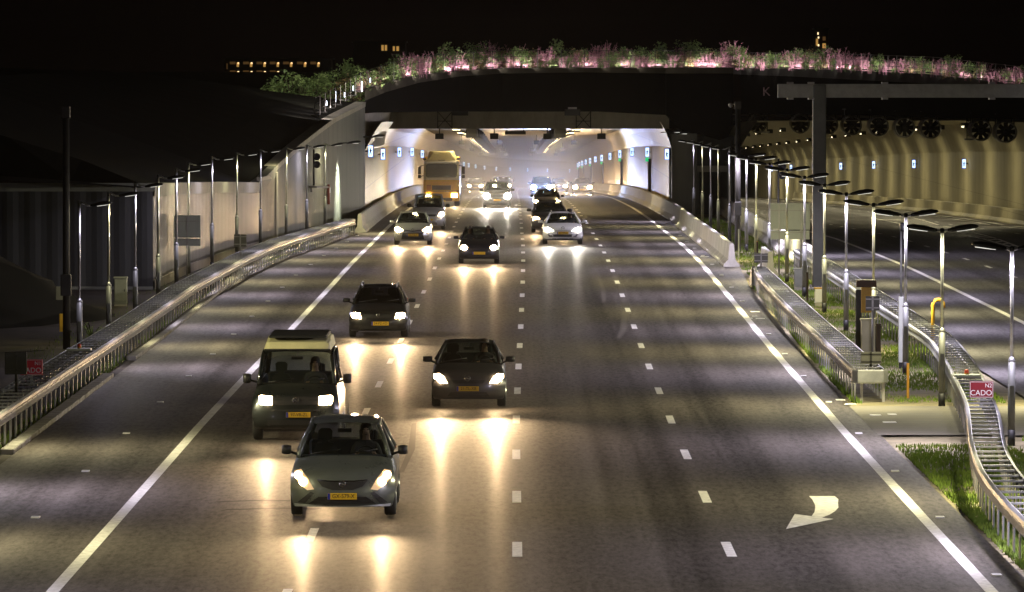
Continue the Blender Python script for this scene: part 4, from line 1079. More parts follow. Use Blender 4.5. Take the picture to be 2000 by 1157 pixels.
for i, (px, py) in enumerate(((316, 146), (256.5, 158))):
    d = 1200; s = 11426 / d
    t = thing('distant_lamp', 'tiny distant orange light in the dark, %s' % ('nearer the lit apartment block' if i == 0 else 'farther from the lit apartment block'), 'lamp', ((px - 1000) / s, d, 0), group='tiny lights in the dark')
    mb = MB(); mb.tube([(0, 0, 0), (0, 0, CAM_Z - (py - 150) / s)], .08, 6); mb.build('pole', M['mast'], t)
    mb = MB(); mb.box((0, 0, CAM_Z - (py - 150) / s), (.3, .3, .4)); mb.build('lantern', M['win_warm'], t)

# ================================================================ VEHICLES
def paint(name, col, metal=.4, rough=.32): return mat(name, col, rough, metal=metal, var=.08, vscale=2.5, coat=.6)
HB = {}
def bulb_mat(col, s):
    k = (col, s)
    if k not in HB: HB[k] = emis('headlamp_bulb', col, s)
    return HB[k]
class Skin:
    """front, roof and tail of a car as one ribbon of cross-sections"""
    def __init__(s, S):
        w, H, L, zn, zb, yc, yr, ye, yg, wr = S['w'], S['H'], S['L'], S['zn'], S['zb'], S['yc'], S['yr'], S['ye'], S['yg'], S['wr']
        bw = S.get('bow', .3)
        zl = S.get('zl', .2)
        s.front = [(.16, zl, .92 * w, bw * .8, 0), (.03, zl + .06, .955 * w, bw * .95, 0), (0, zl + .2, .98 * w, bw, 0), (.01, .52, w, bw, 0),
                   (.05, zn - .12, .995 * w, bw * 1.05, .01), (.12, zn - .03, .98 * w, bw * 1.1, .03), (.28, zn + .04, .955 * w, bw * .8, .05),
                   ((yc + .28) * .5, zn + .04 + (zb - zn - .04) * .62, .925 * w, bw * .5, .07), (yc, zb, .885 * w, .16, .06)]
        s.screen = []
        for i in range(6):
            q = i / 5
            s.screen.append((yc + (yr - yc) * q, zb + (H - .06 - zb) * q + .035 * math.sin(math.pi * q), (.865 * w) * (1 - q) + wr * q, .16 - .05 * q, .05))
        s.roof = [(yr, H - .06, wr, .11, .05), (yr + .25, H - .015, wr * 1.01, .05, .05), ((yr + ye) / 2, H, wr * 1.01, 0, .05), (ye - .3, H - .02, wr, -.03, .05), (ye, H - .07, wr * .97, -.06, .05)]
        s.rear = []
        for i in range(5):
            q = i / 4
            s.rear.append((ye + (yg - ye) * q, H - .07 + (zb + .06 - H + .07) * q, wr * .97 * (1 - q) + .84 * w * q, -.06 - .06 * q, .05))
        s.tail = [(yg, zb + .06, .86 * w, -.12, .05), (max(yg, L - .1), zb - .06, .94 * w, -.2, .03), (L - .02, .72, .97 * w, -.24, 0), (L, .5, .97 * w, -.25, 0), (L - .1, .26, .93 * w, -.22, 0)]
    @staticmethod
    def grid(rows, n=12, inset=1.0, off=0.0):
        out = []
        for y, z, w, b, dr in rows:
            out.append([(w * inset * u, y + b * abs(u) ** 3 * inset ** 3 + off, z - dr * abs(u) ** 4) for u in [-1 + 2 * k / n for k in range(n + 1)]])
        return out
    def yf(s, x, z):
        rows = s.front
        z = min(max(z, rows[0][1]), rows[7][1])
        for a, b in zip(rows[1:], rows[2:]):
            if z <= b[1] or b is rows[-1]:
                t = max(0, min(1, (z - a[1]) / max(1e-6, b[1] - a[1])))
                y = a[0] + (b[0] - a[0]) * t; w = a[2] + (b[2] - a[2]) * t; bo = a[3] + (b[3] - a[3]) * t
                return y + bo * min(1.1, abs(x / w)) ** 3
        return 0
    def patch(s, poly, off=.012, mi=0, mb=None, back=.05):
        """polygon given as seen from the front, laid on the nose and given thickness"""
        bm = bmesh.new(); vs = [bm.verts.new((x, 0, z)) for x, z in poly]; bm.faces.new(vs)
        bmesh.ops.triangulate(bm, faces=bm.faces)
        for _ in range(2): bmesh.ops.subdivide_edges(bm, edges=[e for e in bm.edges if e.calc_length() > .08], cuts=1); bmesh.ops.triangulate(bm, faces=bm.faces)
        mb = mb or MB(); bm.verts.ensure_lookup_table()
        n = len(bm.verts)
        fr = [(v.co.x, s.yf(v.co.x, v.co.z) - off, v.co.z) for v in bm.verts]; bk = [(x, y + back, z) for x, y, z in fr]
        fs = [tuple(v.index for v in f.verts) for f in bm.faces]
        be = [(e.verts[0].index, e.verts[1].index) for e in bm.edges if len(e.link_faces) == 1]
        mb.add(fr + bk, fs + [(a, b, n + b, n + a) for a, b in be], mi); bm.free(); return mb
def mirr(poly): return [(-x, z) for x, z in poly][::-1]
def ell(cx, cz, rx, rz, n=12): return [(cx + rx * math.cos(6.2832 * k / n), cz + rz * math.sin(6.2832 * k / n)) for k in range(n)]

def person(label, loc, root_parent=None):
    """seated driver: one skinned body, hands on the wheel"""
    me = bpy.data.meshes.new('person'); V = []; E = []; Rr = []
    def v(p, r, par=None):
        V.append(p); Rr.append(r); i = len(V) - 1
        if par is not None: E.append((par, i))
        return i
    pel = v((0, 0, 0), .15); w1 = v((0, .06, .2), .14, pel); ch = v((0, .1, .42), .165, w1); nk = v((0, .09, .57), .06, ch); h0 = v((0, .06, .66), .075, nk); h1 = v((0, .05, .76), .098, h0); v((0, .07, .85), .07, h1)
    v((0, -.045, .715), .02, h1)
    for s in (-1, 1):
        sh = v((s * .18, .1, .48), .07, ch); el = v((s * .27, -.06, .26), .05, sh); wr = v((s * .17, -.3, .33), .035, el); pa = v((s * .15, -.36, .36), .036, wr)
        for k in range(4): a = v((s * .15 - .024 + .016 * k, -.405, .385), .009, pa); v((s * .15 - .024 + .016 * k, -.425, .355), .008, a)
        v((s * .11, -.37, .385), .01, pa)
        hp = v((s * .1, -.02, -.03), .1, pel); kn = v((s * .14, -.45, .06), .07, hp); ft = v((s * .13, -.78, -.26), .045, kn); v((s * .13, -.9, -.24), .035, ft)
    me.from_pydata(V, E, []); o = bpy.data.objects.new('person', me); COL.objects.link(o)
    m = o.modifiers.new('skin', 'SKIN'); lay = me.skin_vertices[0].data
    for i, r in enumerate(Rr): lay[i].radius = (r, r * (.8 if i in (1, 2) else 1))
    lay[0].use_root = True
    o.modifiers.new('sub', 'SUBSURF').levels = 1; o.modifiers['sub'].render_levels = 1
    pm = bpy.data.materials.get('person_clothes')
    if pm is None:
        pm = mat('person_clothes', (.07, .06, .06), .85, var=0); nt = pm.node_tree; N = nt.nodes.new
        tc = N('ShaderNodeTexCoord'); sp = N('ShaderNodeSeparateXYZ'); nt.links.new(tc.outputs['Object'], sp.inputs[0])
        g = N('ShaderNodeMath'); g.operation = 'GREATER_THAN'; g.inputs[1].default_value = .575; nt.links.new(sp.outputs['Z'], g.inputs[0])
        l = N('ShaderNodeMath'); l.operation = 'LESS_THAN'; l.inputs[1].default_value = -.33; nt.links.new(sp.outputs['Y'], l.inputs[0])
        z = N('ShaderNodeMath'); z.operation = 'GREATER_THAN'; z.inputs[1].default_value = .3; nt.links.new(sp.outputs['Z'], z.inputs[0])
        lz = N('ShaderNodeMath'); lz.operation = 'MULTIPLY'; nt.links.new(l.outputs[0], lz.inputs[0]); nt.links.new(z.outputs[0], lz.inputs[1])
        mx = N('ShaderNodeMath'); mx.operation = 'MAXIMUM'; nt.links.new(g.outputs[0], mx.inputs[0]); nt.links.new(lz.outputs[0], mx.inputs[1])
        c = N('ShaderNodeMix'); c.data_type = 'RGBA'; c.inputs['A'].default_value = (.06, .05, .05, 1); c.inputs['B'].default_value = (.42, .25, .17, 1)
        nt.links.new(mx.outputs[0], c.inputs['Factor']); nt.links.new(c.outputs['Result'], nt.nodes['Principled BSDF'].inputs['Base Color'])
    me.materials.append(pm)
    o.location = loc; tag(o, label, 'person')
    mb = MB(); mb.lathe((0, .085, .69), [(.085, .0), (.108, .07), (.104, .14), (.07, .195), (.0, .215)], 14); mb.build('hair', M['hair'], o)
    mb = MB()
    for s in (-1, 1): mb.box((s * .035, -.043, .765), (.026, .012, .012)); mb.lathe((s * .1, .06, .72), [(.0, 0), (.018, .02), (.018, .05), (0, .06)], 6)
    mb.box((0, -.035, .672), (.05, .014, .01)); mb.build('face_features', M['hair'], o)
    return o

def make_car(S):
    d = S['d']; x0 = S['x']; zg = zroad(d + .9); L = S['L']
    slope = (zroad(d + L - .9) - zroad(d + .9)) / max(1, L - 1.8)
    t = thing(S['name'], S['label'], S['cat'], (x0, d, zg - slope * .9 + .004), S.get('rz', 0)); t.rotation_euler[0] = math.atan(slope)
    sk = Skin(S); w, H, zb, yc, yr, ye, yg, wr = S['w'], S['H'], S['zb'], S['yc'], S['yr'], S['ye'], S['yg'], S['wr']
    pt = S['paint']; mb = MB(); fine = S.get('fine', True)
    for rows in (sk.front, sk.roof, sk.tail): mb.loft(Skin.grid(rows), 0, False, False, True)
    # sides: nose corner, hood edge, belt line, tail corner
    for s in (-1, 1):
        top = [(r[0] + r[3], r[2], r[1] - r[4]) for r in sk.front[5:]]
        belt = [(yc + .25, .925 * w, zb - .05), ((yc + yg) / 2, .935 * w, zb), (yg - .1, .92 * w, zb + .03)]
        tl = [(r[0] + r[3], r[2], r[1] - r[4]) for r in sk.tail[:2]]
        edge = sorted(top + belt + tl); cols = []
        fr = [(r[0] + r[3], r[2], r[1] - r[4]) for r in sk.front[:6]]; tr = [(r[0] + r[3], r[2], r[1] - r[4]) for r in sk.tail[::-1][:4]]
        cols.append([fr[0], fr[2], fr[4], fr[5]])
        for (y, xw, z) in edge[1:-1]: cols.append([(y, .95 * w, S.get('zl', .2) + .02), (y, 1.0 * w, .42), (y, .995 * w, (z + .45) / 2 + .06), (y, xw, z)])
        cols.append([tr[0], tr[1], tr[2], tr[3]])
        rings = [[(s * x, y, z) for y, x, z in c] for c in cols]
        mb.loft(rings, 0, False, False, True)
        cow, rft = (s * .875 * w, yc + .14, zb - .03), (s * wr * 1.0, yr + .1, H - .1)
        mb.tube([cow, (s * (.875 * w * .5 + wr * .5), (yc + .14 + yr + .1) / 2, (zb + H - .1) / 2 + .03), rft], .04, 6)
        mb.tube([rft, (s * wr * 1.015, (yr + ye) / 2, H - .055), (s * wr * .97, ye - .05, H - .12)], .035, 6)
        mb.tube([(s * wr * .97, ye - .05, H - .12), (s * .85 * w, yg - .1, zb + .02)], .06, 6)
        for ym in S.get('pillars', [(yc + ye) / 2 + .35]):
            mb.tube([(s * wr * 1.005, ym, H - .09), (s * .93 * w, ym, zb)], .04, 6)
    mb.box((0, L / 2 + .1, .3), (w * 1.5, L - .9, .22), 1)
    body = mb.build('body', [pt, M['plastic']], t)
    gm_ = S.get('glass', M['glass'])
    MB().loft(Skin.grid(sk.screen), 0, False, False, True).build('windscreen', gm_, t, fix=False)
    MB().loft(Skin.grid(sk.rear), 0, False, False, True).build('rear_window', gm_, t, fix=False)
    for s in (-1, 1):
        mb = MB(); mb.add([(s * .9 * w, yc + .25, zb - .02), (s * wr, yr + .2, H - .1), (s * wr, ye - .1, H - .1), (s * .88 * w, yg - .15, zb)], [(0, 1, 2, 3)]); mb.build('side_window', gm_, t, fix=False)
    # interior
    mb = MB(); mb.loft([[(x, y, z) for x in (-.8 * w, -.3 * w, .3 * w, .8 * w)] for y, z in ((yc + .2, zb - .03), (yc + .55, zb - .02), (yc + .7, zb - .12), (yc + .72, zb - .6))], 0, False); mb.build('dashboard', M['seat'], t)
    ys = S.get('seat', yr + .45)
    for s in (-1, 1):
        mb = MB(); zs = zb - .42
        mb.bbox((s * .37, ys - .2, zs - .08), (.48, .52, .16), .04)
        rings = [[(s * .37 + a * ww, ys + .06 + yy + b * .07, zs + zz) for a, b in ((-1, -1), (1, -1), (1, 1), (-1, 1))] for zz, ww, yy in ((-.05, .22, 0), (.15, .24, .03), (.45, .21, .09), (.56, .14, .11), (.57, .06, .11), (.62, .06, .12), (.63, .12, .12), (.78, .13, .13), (.82, .08, .14))]
        mb.loft(rings, 0, True, True); mb.build('seat', M['seat'], t)
    mb = MB(); yb = min(ys + 1.0, L - .9)
    mb.bbox((0, yb, zb - .42), (w * 1.5, .5, .2), .04); mb.bbox((0, yb + .3, zb - .15), (w * 1.5, .14, .56), .04)
    for q in (-.42, .42): mb.bbox((q, yb + .3, zb + .22), (.24, .1, .17), .03)
    mb.build('rear_bench', M['seat'], t)
    ring = [(.37 + .18 * math.cos(a), yc + .78 + .08 * math.sin(a), zb - .06 + .17 * math.sin(a)) for a in [6.2832 * k / 16 for k in range(17)]]
    mb = MB(); mb.tube(ring, .016, 6); mb.tube([(.19, yc + .78, zb - .06), (.55, yc + .78, zb - .06)], .014, 5); mb.build('steering_wheel', M['plastic'], t)
    ym = yr - .12
    mb = MB(); mb.bbox((0, ym, H - .19), (.25, .05, .075), .015); mb.tube([(0, ym, H - .15), (0, ym - .02, H - .07)], .012, 5); mb.build('inside_mirror', M['plastic'], t)
    # wheels
    rw = S.get('rw', .32); ww = S.get('ww', .2)
    for y in (.88, L - .9):
        for s in (-1, 1):
            xo = s * (w - ww / 2 - .0)
            mb = MB(); mb.lathe((xo, y, rw), [(rw * .6, -ww / 2), (rw * .93, -ww / 2), (rw, -ww / 2 + .03), (rw, ww / 2 - .03), (rw * .93, ww / 2), (rw * .6, ww / 2)], 20, axis='X'); wh = mb.build('wheel', M['tyre'], t)
            mb = MB(); mb.lathe((xo + s * .02, y, rw), [(rw * .6, -ww / 2 * .9), (rw * .62, ww / 2 * .96), (rw * .5, ww / 2 * .9)], 16, axis='X')
            for k in range(5):
                a = 6.2832 * k / 5; mb.box((xo + s * ww * .46, y + math.cos(a) * rw * .3, rw + math.sin(a) * rw * .3), (.02, rw * .5, .05), rx=a)
            mb.build('rim', M['rim'], wh)
    # mirrors
    mz, mx, my = S.get('mz', zb + .06), S.get('mx', w + .11), yc + .5
    mw, mh = S.get('mw', .2), S.get('mh', .14)
    for s in (-1, 1):
        mb = MB(); mb.lathe((s * mx, my, mz), [(0, -.1), (.05, -.085), (.075, -.02), (.075, .04), (.06, .06)], 10, axis='Y')
        sq = lambda q: math.copysign(min(abs(q) * 1.25, .066), q)
        mb.v = [(sq(x - s * mx) * mw / .132 + s * mx, y, sq(z - mz) * mh / .132 + mz) for x, y, z in mb.v]
        mb.tube([(s * (w * .9), my + .02, mz - .09), (s * (mx - .04), my, mz - .03)], .025, 6)
        mb.build('mirror', S.get('mirror_mat', M['plastic']), t)
    # nose details
    for nm, poly, mt, off in S.get('patches', []):
        sk.patch(poly, off).build(nm, mt, t)
    lens, bulbs = S['lens'], S['bulbs']; hc = S.get('hcol', WARM); hs = S.get('hs', 60.0); hw = S.get('hw', 1.0)
    for s in (1, -1):
        if S.get('one') and s != S['one']: pass
        P = lens if s > 0 else mirr(lens)
        h = sk.patch(P, .02).build('headlight', bulb_mat(hc, hs * S.get('lensk', .12)), t)
        for bx, bz, br in bulbs:
            sk.patch(ell(s * bx, bz, br, br), .034, back=.02).build('bulb', bulb_mat(hc, hs), h)
        bx, bz = bulbs[0][0] * s, bulbs[0][1]
        add_light('headlight_beam', h, (bx, sk.yf(bx, bz) - .1, bz), (0, -1, -.01), HEAD_W * hw, hc, 'SPOT', spot=R(20), blend=1.0, radius=.05).scale = (2.8 if d < 330 else 1.1, 1, 1)
    if S.get('plate'):
        px, pz, txt = S['plate']; y = sk.yf(0, pz) - .03
        mb = MB(); mb.bbox((px, y, pz), (.52, .018, .112), .006); pl = mb.build('number_plate', M['plate'], t)
        mb = MB(); mb.box((px - .235, y - .0105, pz), (.045, .004, .108)); mb.build('blue_strip', M['plate_blue'], pl)
        if txt: text_mesh('plate_lettering', txt, .1, M['ink'], pl, (px + .02, y - .0115, pz), (R(90), 0, 0), .001, .92)
    if S.get('badge'):
        bx, bz, br = S['badge']
        mb = MB(); y = sk.yf(bx, bz) - .03; mb.tube([(bx + br * math.cos(a), y, bz + br * math.sin(a)) for a in [6.2832 * k / 14 for k in range(15)]], br * .17, 5, caps=False); mb.box((bx, y, bz), (br * 1.7, .01, br * .3), ry=.35); mb.build('badge', M['chrome'], t)
    if S.get('rails'):
        for s in (-1, 1):
            mb = MB(); mb.tube([(s * wr * .9, yr + .2, H - .05), (s * wr * .92, yr + .35, H + .045), (s * wr * .93, ye - .3, H + .04), (s * wr * .9, ye - .1, H - .06)], .022, 6); mb.build('roof_rail', M['galv'], t)
    if S.get('aerial'):
        mb = MB(); mb.tube([(0, S['aerial'], H - .02), (0, S['aerial'] + .25, H + .16)], [.015, .006], 5); mb.build('aerial', M['plastic'], t)
    for s in (-1, 1):
        mb = MB(); mb.bbox((s * .84 * w, L - .13, .88), (.16, .14, .3), .03); mb.build('tail_light', M['tail'], t)
    if S.get('wipers', True):
        mb = MB()
        for xq in (-.25, .4): mb.tube([(xq - .35, yc + .06, zb + .02), (xq + .2, yc + .14, zb + .1)], .01, 4)
        mb.build('wiper', M['plastic'], t)
    return t, sk
M['tail'] = mat('tail_lamp_glass', (.2, .005, .005), .2, var=.1)
WARM = (1.0, .68, .36); COOL = (.95, .94, 1.0); BLUE = (.42, .55, 1.0)
base = dict(zl=.2, bow=.3)
def spec(**k): q = dict(base); q.update(k); return q
P_ = lambda *a: list(a)
pl_ = M['plastic']

CARS = []
CARS.append(spec(name='minivan', cat='car', label='nearest car, grey-green people carrier with sweeping headlights and a wide front grille', x=-3.0, d=103.2, w=.93, H=1.66, L=4.66, zn=.86, zb=1.06, yc=1.0, yr=1.75, ye=4.0, yg=4.5, wr=.60, paint=paint('grey_green_paint', (.15, .165, .145), .35, .3),
    lens=P_((.5, .52), (.62, .5), (.76, .6), (.85, .72), (.86, .83), (.74, .86), (.62, .72)), bulbs=P_((.7, .65, .07), (.79, .76, .065)), hs=80, lensk=.006, hw=.6, plate=(0, .40, 'GX-579-X'),
    patches=[('grille', P_((-.44, .67), (-.3, .655), (0, .65), (.3, .655), (.44, .67), (.36, .57), (.18, .51), (-.18, .51), (-.36, .57)), pl_, .012),
             ('grille_trim', P_((-.44, .695), (-.2, .675), (.2, .675), (.44, .695), (.44, .675), (.2, .655), (-.2, .655), (-.44, .675)), M['chrome'], .02),
             ('lower_grille', P_((-.6, .26), (-.42, .39), (.42, .39), (.6, .26)), pl_, .012),
             ('fog_recess', P_((.5, .45), (.56, .48), (.8, .28), (.66, .27)), pl_, .012), ('fog_recess', mirr([(.5, .45), (.56, .48), (.8, .28), (.66, .27)]), pl_, .012),
             ('bumper_lip', P_((-.86, .255), (-.3, .225), (.3, .225), (.86, .255), (.84, .205), (-.84, .205)), M['galv'], .014)], badge=(0, .62, .055), mz=1.13, mw=.17, mh=.17, aerial=3.7, seat=2.2, pillars=[2.55, 3.6]))
CARS.append(spec(name='camper_van', cat='van', label='dark boxy van with a cream pop-up roof and square headlights, behind the nearest car', x=-4.62, d=124.6, w=.93, H=1.93, L=4.9, zn=1.02, zb=1.22, yc=.62, yr=1.3, ye=4.55, yg=4.8, wr=.74, bow=.2, paint=paint('dark_green_black_paint', (.012, .016, .016), .3, .3),
    lens=P_((.5, .79), (.76, .79), (.79, .84), (.79, .96), (.74, .985), (.5, .965)), bulbs=P_((.62, .88, .085),), hs=200, lensk=.3, hw=.9, plate=(.06, .58, '97-VR-ZL'),
    patches=[('grille', P_((-.48, .79), (.48, .79), (.48, .96), (-.48, .96)), pl_, .008), ('bumper_gap', P_((-.9, .66), (.9, .66), (.9, .69), (-.9, .69)), pl_, .01), ('lower_grille', P_((-.6, .36), (.6, .36), (.6, .46), (-.6, .46)), pl_, .012)],
    badge=(0, .89, .06), mz=1.3, mx=1.08, mw=.17, mh=.21, rw=.33, seat=1.75, pillars=[1.9, 3.3], zl=.27))
CARS.append(spec(name='hatchback', cat='car', label='dark hatchback with dazzling slanted headlights alone in the third lane from the right edge', x=-1.02, d=137, w=.87, H=1.52, L=4.2, zn=.82, zb=1.02, yc=1.05, yr=1.85, ye=3.5, yg=4.05, wr=.56, paint=paint('black_grey_paint', (.06, .06, .066), .4),
    lens=P_((.5, .58), (.68, .6), (.82, .7), (.82, .78), (.68, .8), (.56, .7)), bulbs=P_((.66, .68, .085),), hs=420, hw=1.7, lensk=.15, plate=(-.02, .46, '21-TL-XB'), badge=(-.02, .70, .06),
    patches=[('grille', P_((-.4, .66), (.4, .66), (.34, .58), (-.34, .58)), pl_, .012), ('lower_grille', P_((-.5, .28), (.5, .28), (.42, .38), (-.42, .38)), pl_, .012)], mz=1.08, mw=.22, mh=.14, seat=2.1))
CARS.append(spec(name='estate_car', cat='car', label='black estate car with raised roof rails in the leftmost lane, between van and silver hatchback', x=-3.97, d=173.2, w=.87, H=1.5, L=4.55, zn=.8, zb=1.0, yc=1.05, yr=1.85, ye=4.0, yg=4.4, wr=.58, paint=paint('black_paint', (.014, .014, .015), .3),
    lens=P_((.5, .57), (.76, .58), (.8, .64), (.78, .74), (.54, .735)), bulbs=P_((.68, .66, .085),), hs=420, hw=1.2, lensk=.15, plate=(.06, .43, '54-PZ-XD'), rails=True, badge=(0, .68, .05),
    patches=[('grille', P_((-.42, .7), (.42, .7), (.4, .6), (-.4, .6)), pl_, .012), ('lower_grille', P_((-.6, .27), (.6, .27), (.55, .36), (-.55, .36)), pl_, .012)], mz=1.06, mw=.22, mh=.12, seat=2.1, glass=glass('dark_glass', (.16, .16, .16))))
CARS.append(spec(name='small_hatchback', cat='car', label='small dark hatchback with round glaring lights and people silhouetted against its rear window', x=-1.34, d=236.2, w=.82, H=1.46, L=3.8, zn=.78, zb=.98, yc=.95, yr=1.7, ye=3.2, yg=3.65, wr=.57, paint=paint('dark_blue_grey_paint', (.022, .022, .026), .4),
    lens=ell(.6, .66, .14, .1), bulbs=P_((.6, .66, .1),), hs=420, hw=1.1, lensk=.2, plate=(0, .44, ''), patches=[('grille', P_((-.35, .62), (.35, .62), (.3, .55), (-.3, .55)), pl_, .012), ('lower_grille', P_((-.5, .27), (.5, .27), (.45, .36), (-.45, .36)), pl_, .012)], mz=1.04, mw=.2, mh=.13, seat=1.95))
CARS.append(spec(name='liftback_car', cat='car', label='white liftback car with roof rails and wide slit grille, front of its short queue', x=2.31, d=266, w=.9, H=1.46, L=4.7, zn=.78, zb=.97, yc=1.1, yr=1.95, ye=3.6, yg=4.4, wr=.55, paint=paint('white_car_paint', (.62, .62, .58), .05, .35),
    lens=P_((.42, .62), (.7, .6), (.84, .66), (.85, .76), (.66, .78)), bulbs=P_((.66, .68, .075),), hs=260, hw=.9, lensk=.15, hcol=(1.0, .92, .78), plate=(0, .53, '65-NPG-2'), badge=(0, .74, .07), rails=True,
    patches=[('grille', P_((-.68, .45), (.68, .45), (.62, .35), (-.62, .35)), pl_, .012), ('grille_trim', P_((-.7, .475), (.7, .475), (.7, .452), (-.7, .452)), M['chrome'], .016), ('bumper_lip', P_((-.85, .2), (.85, .2), (.85, .28), (-.85, .28)), pl_, .012), ('hood_seam', P_((-.36, .63), (.36, .63), (.36, .612), (-.36, .612)), pl_, .012)], mz=1.02, mw=.22, mh=.12, mirror_mat=None, seat=2.2))
CARS.append(spec(name='dark_car', cat='car', label='dark car half hidden right behind the white liftback', x=1.86, d=289.5, w=.9, H=1.53, L=4.5, zn=.86, zb=1.03, yc=1.0, yr=1.75, ye=3.7, yg=4.25, wr=.6, paint=paint('brown_black_paint', (.035, .03, .032), .4),
    lens=P_((.46, .66), (.76, .64), (.83, .72), (.82, .8), (.6, .8)), bulbs=P_((.72, .72, .06), (.56, .71, .045)), hs=60, hw=.7, lensk=.2, plate=(0, .5, ''), patches=[('grille', P_((-.4, .74), (.4, .74), (.4, .62), (-.4, .62)), pl_, .012)], mz=1.1, mw=.24, mh=.15, seat=2.1))
CARS.append(spec(name='city_car', cat='car', label='narrow dark city car with bright light through its windows, third of the short queue', x=2.08, d=345, w=.8, H=1.47, L=3.5, zn=.8, zb=.98, yc=.9, yr=1.6, ye=3.0, yg=3.4, wr=.56, paint=paint('slate_paint', (.04, .04, .05), .4),
    lens=P_((.46, .62), (.7, .6), (.76, .7), (.7, .78), (.52, .72)), bulbs=P_((.64, .69, .08),), hs=110, hw=1.0, lensk=.4, plate=(0, .44, ''), patches=[('grille', P_((-.34, .6), (.34, .6), (.3, .5), (-.3, .5)), pl_, .012)], mz=1.02, mw=.2, mh=.13, seat=1.85))
CARS.append(spec(name='blue_van', cat='van', label='blue rounded people carrier with fierce bluish headlights in the misty tunnel', x=2.4, d=474, w=.88, H=1.6, L=4.4, zn=.86, zb=1.04, yc=.9, yr=1.6, ye=3.9, yg=4.25, wr=.66, paint=paint('blue_paint', (.03, .05, .13), .4),
    lens=P_((.46, .66), (.76, .64), (.82, .74), (.74, .82), (.52, .78)), bulbs=P_((.64, .73, .18),), hs=6000, hw=2.2, lensk=.8, hcol=BLUE, plate=(0, .48, ''), patches=[('grille', P_((-.4, .64), (.4, .64), (.36, .54), (-.36, .54)), pl_, .012)], mz=1.1, mw=.24, mh=.17, seat=1.95))
CARS.append(spec(name='silver_hatchback', cat='car', label='silver hatchback with a dark grille under its plate, in front of the white van', x=-4.5, d=265, w=.845, H=1.5, L=3.9, zn=.8, zb=1.0, yc=.98, yr=1.75, ye=3.3, yg=3.75, wr=.56, paint=paint('silver_paint', (.36, .36, .35), .6, .33),
    lens=P_((.44, .68), (.6, .6), (.8, .66), (.83, .76), (.72, .82)), bulbs=P_((.68, .71, .1),), hs=500, hw=1.2, lensk=.2, plate=(0, .46, '22-TSB-7'), badge=(0, .7, .05),
    patches=[('grille', P_((-.46, .56), (.46, .56), (.52, .26), (-.52, .26)), pl_, .012), ('upper_grille', P_((-.4, .7), (0, .645), (.4, .7), (.38, .665), (0, .61), (-.38, .665)), pl_, .013), ('fog_lamp', ell(.7, .4, .05, .05), M['chrome'], .014), ('fog_lamp', ell(-.7, .4, .05, .05), M['chrome'], .014)], mz=1.04, mw=.22, mh=.13, mirror_mat='paint', seat=2.0))
CARS.append(spec(name='white_van', cat='van', label='tall white van with a black-edged pale roof, just ahead of the yellow truck', x=-4.24, d=296, w=.84, H=1.8, L=4.2, zn=.9, zb=1.14, yc=.95, yr=1.5, ye=3.9, yg=4.1, wr=.64, paint=paint('pale_van_paint', (.36, .36, .36), .2, .35),
    lens=P_((.5, .7), (.74, .7), (.8, .8), (.76, .92), (.6, .88)), bulbs=P_((.66, .8, .09),), hs=360, hw=1.0, lensk=.2, plate=(0, .5, ''), patches=[('grille', P_((-.4, .78), (.4, .78), (.36, .68), (-.36, .68)), pl_, .012), ('bumper', P_((-.8, .25), (.8, .25), (.78, .42), (-.78, .42)), M['signdark'], .012)], mz=1.22, mx=.98, mw=.2, mh=.18, aerial=1.9, seat=1.9))
CARS.append(spec(name='offroad_car', cat='car', label='dark off-road car with two huge white glaring lights, right of the truck', x=-.95, d=369, w=.88, H=1.68, L=4.5, zn=.95, zb=1.12, yc=1.0, yr=1.7, ye=4.0, yg=4.35, wr=.62, paint=paint('grey_violet_paint', (.07, .065, .07), .4),
    lens=P_((.46, .68), (.8, .68), (.82, .84), (.5, .84)), bulbs=P_((.66, .76, .18),), hs=1800, hw=2.6, lensk=.8, hcol=(1.0, .9, .72), plate=(0, .5, ''), patches=[('grille', P_((-.42, .84), (.42, .84), (.4, .7), (-.4, .7)), pl_, .012)], mz=1.14, mw=.24, mh=.15, seat=2.0))
CARS.append(spec(name='brown_van', cat='van', label='boxy brownish van looming in the mist behind the off-road car', x=-.93, d=543, w=.92, H=1.68, L=4.8, zn=.95, zb=1.14, yc=.8, yr=1.25, ye=4.5, yg=4.7, wr=.78, bow=.2, paint=paint('brown_van_paint', (.2, .14, .1), .2),
    lens=P_((.5, .7), (.8, .7), (.82, .86), (.54, .86)), bulbs=P_((.68, .78, .1),), hs=900, hw=2.5, lensk=.6, plate=(0, .5, ''), patches=[('grille', P_((-.42, .84), (.42, .84), (.4, .7), (-.4, .7)), pl_, .012)], mz=1.24, mw=.2, mh=.2, seat=1.8))
CARS.append(spec(name='misty_car', cat='car', label='misty car with two wide-set glaring lights by the wall with escape doors', x=6.35, d=528, w=.9, H=1.5, L=4.5, zn=.82, zb=1.0, yc=1.05, yr=1.85, ye=3.7, yg=4.3, wr=.58, paint=paint('mist_grey_paint', (.2, .18, .15), .4),
    lens=P_((.46, .56), (.8, .56), (.84, .7), (.54, .74)), bulbs=P_((.68, .65, .13),), hs=1500, hw=3.5, lensk=.8, plate=(0, .42, ''), patches=[('grille', P_((-.4, .66), (.4, .66), (.36, .56), (-.36, .56)), pl_, .012)], mz=1.06, mw=.22, mh=.13, seat=2.1))
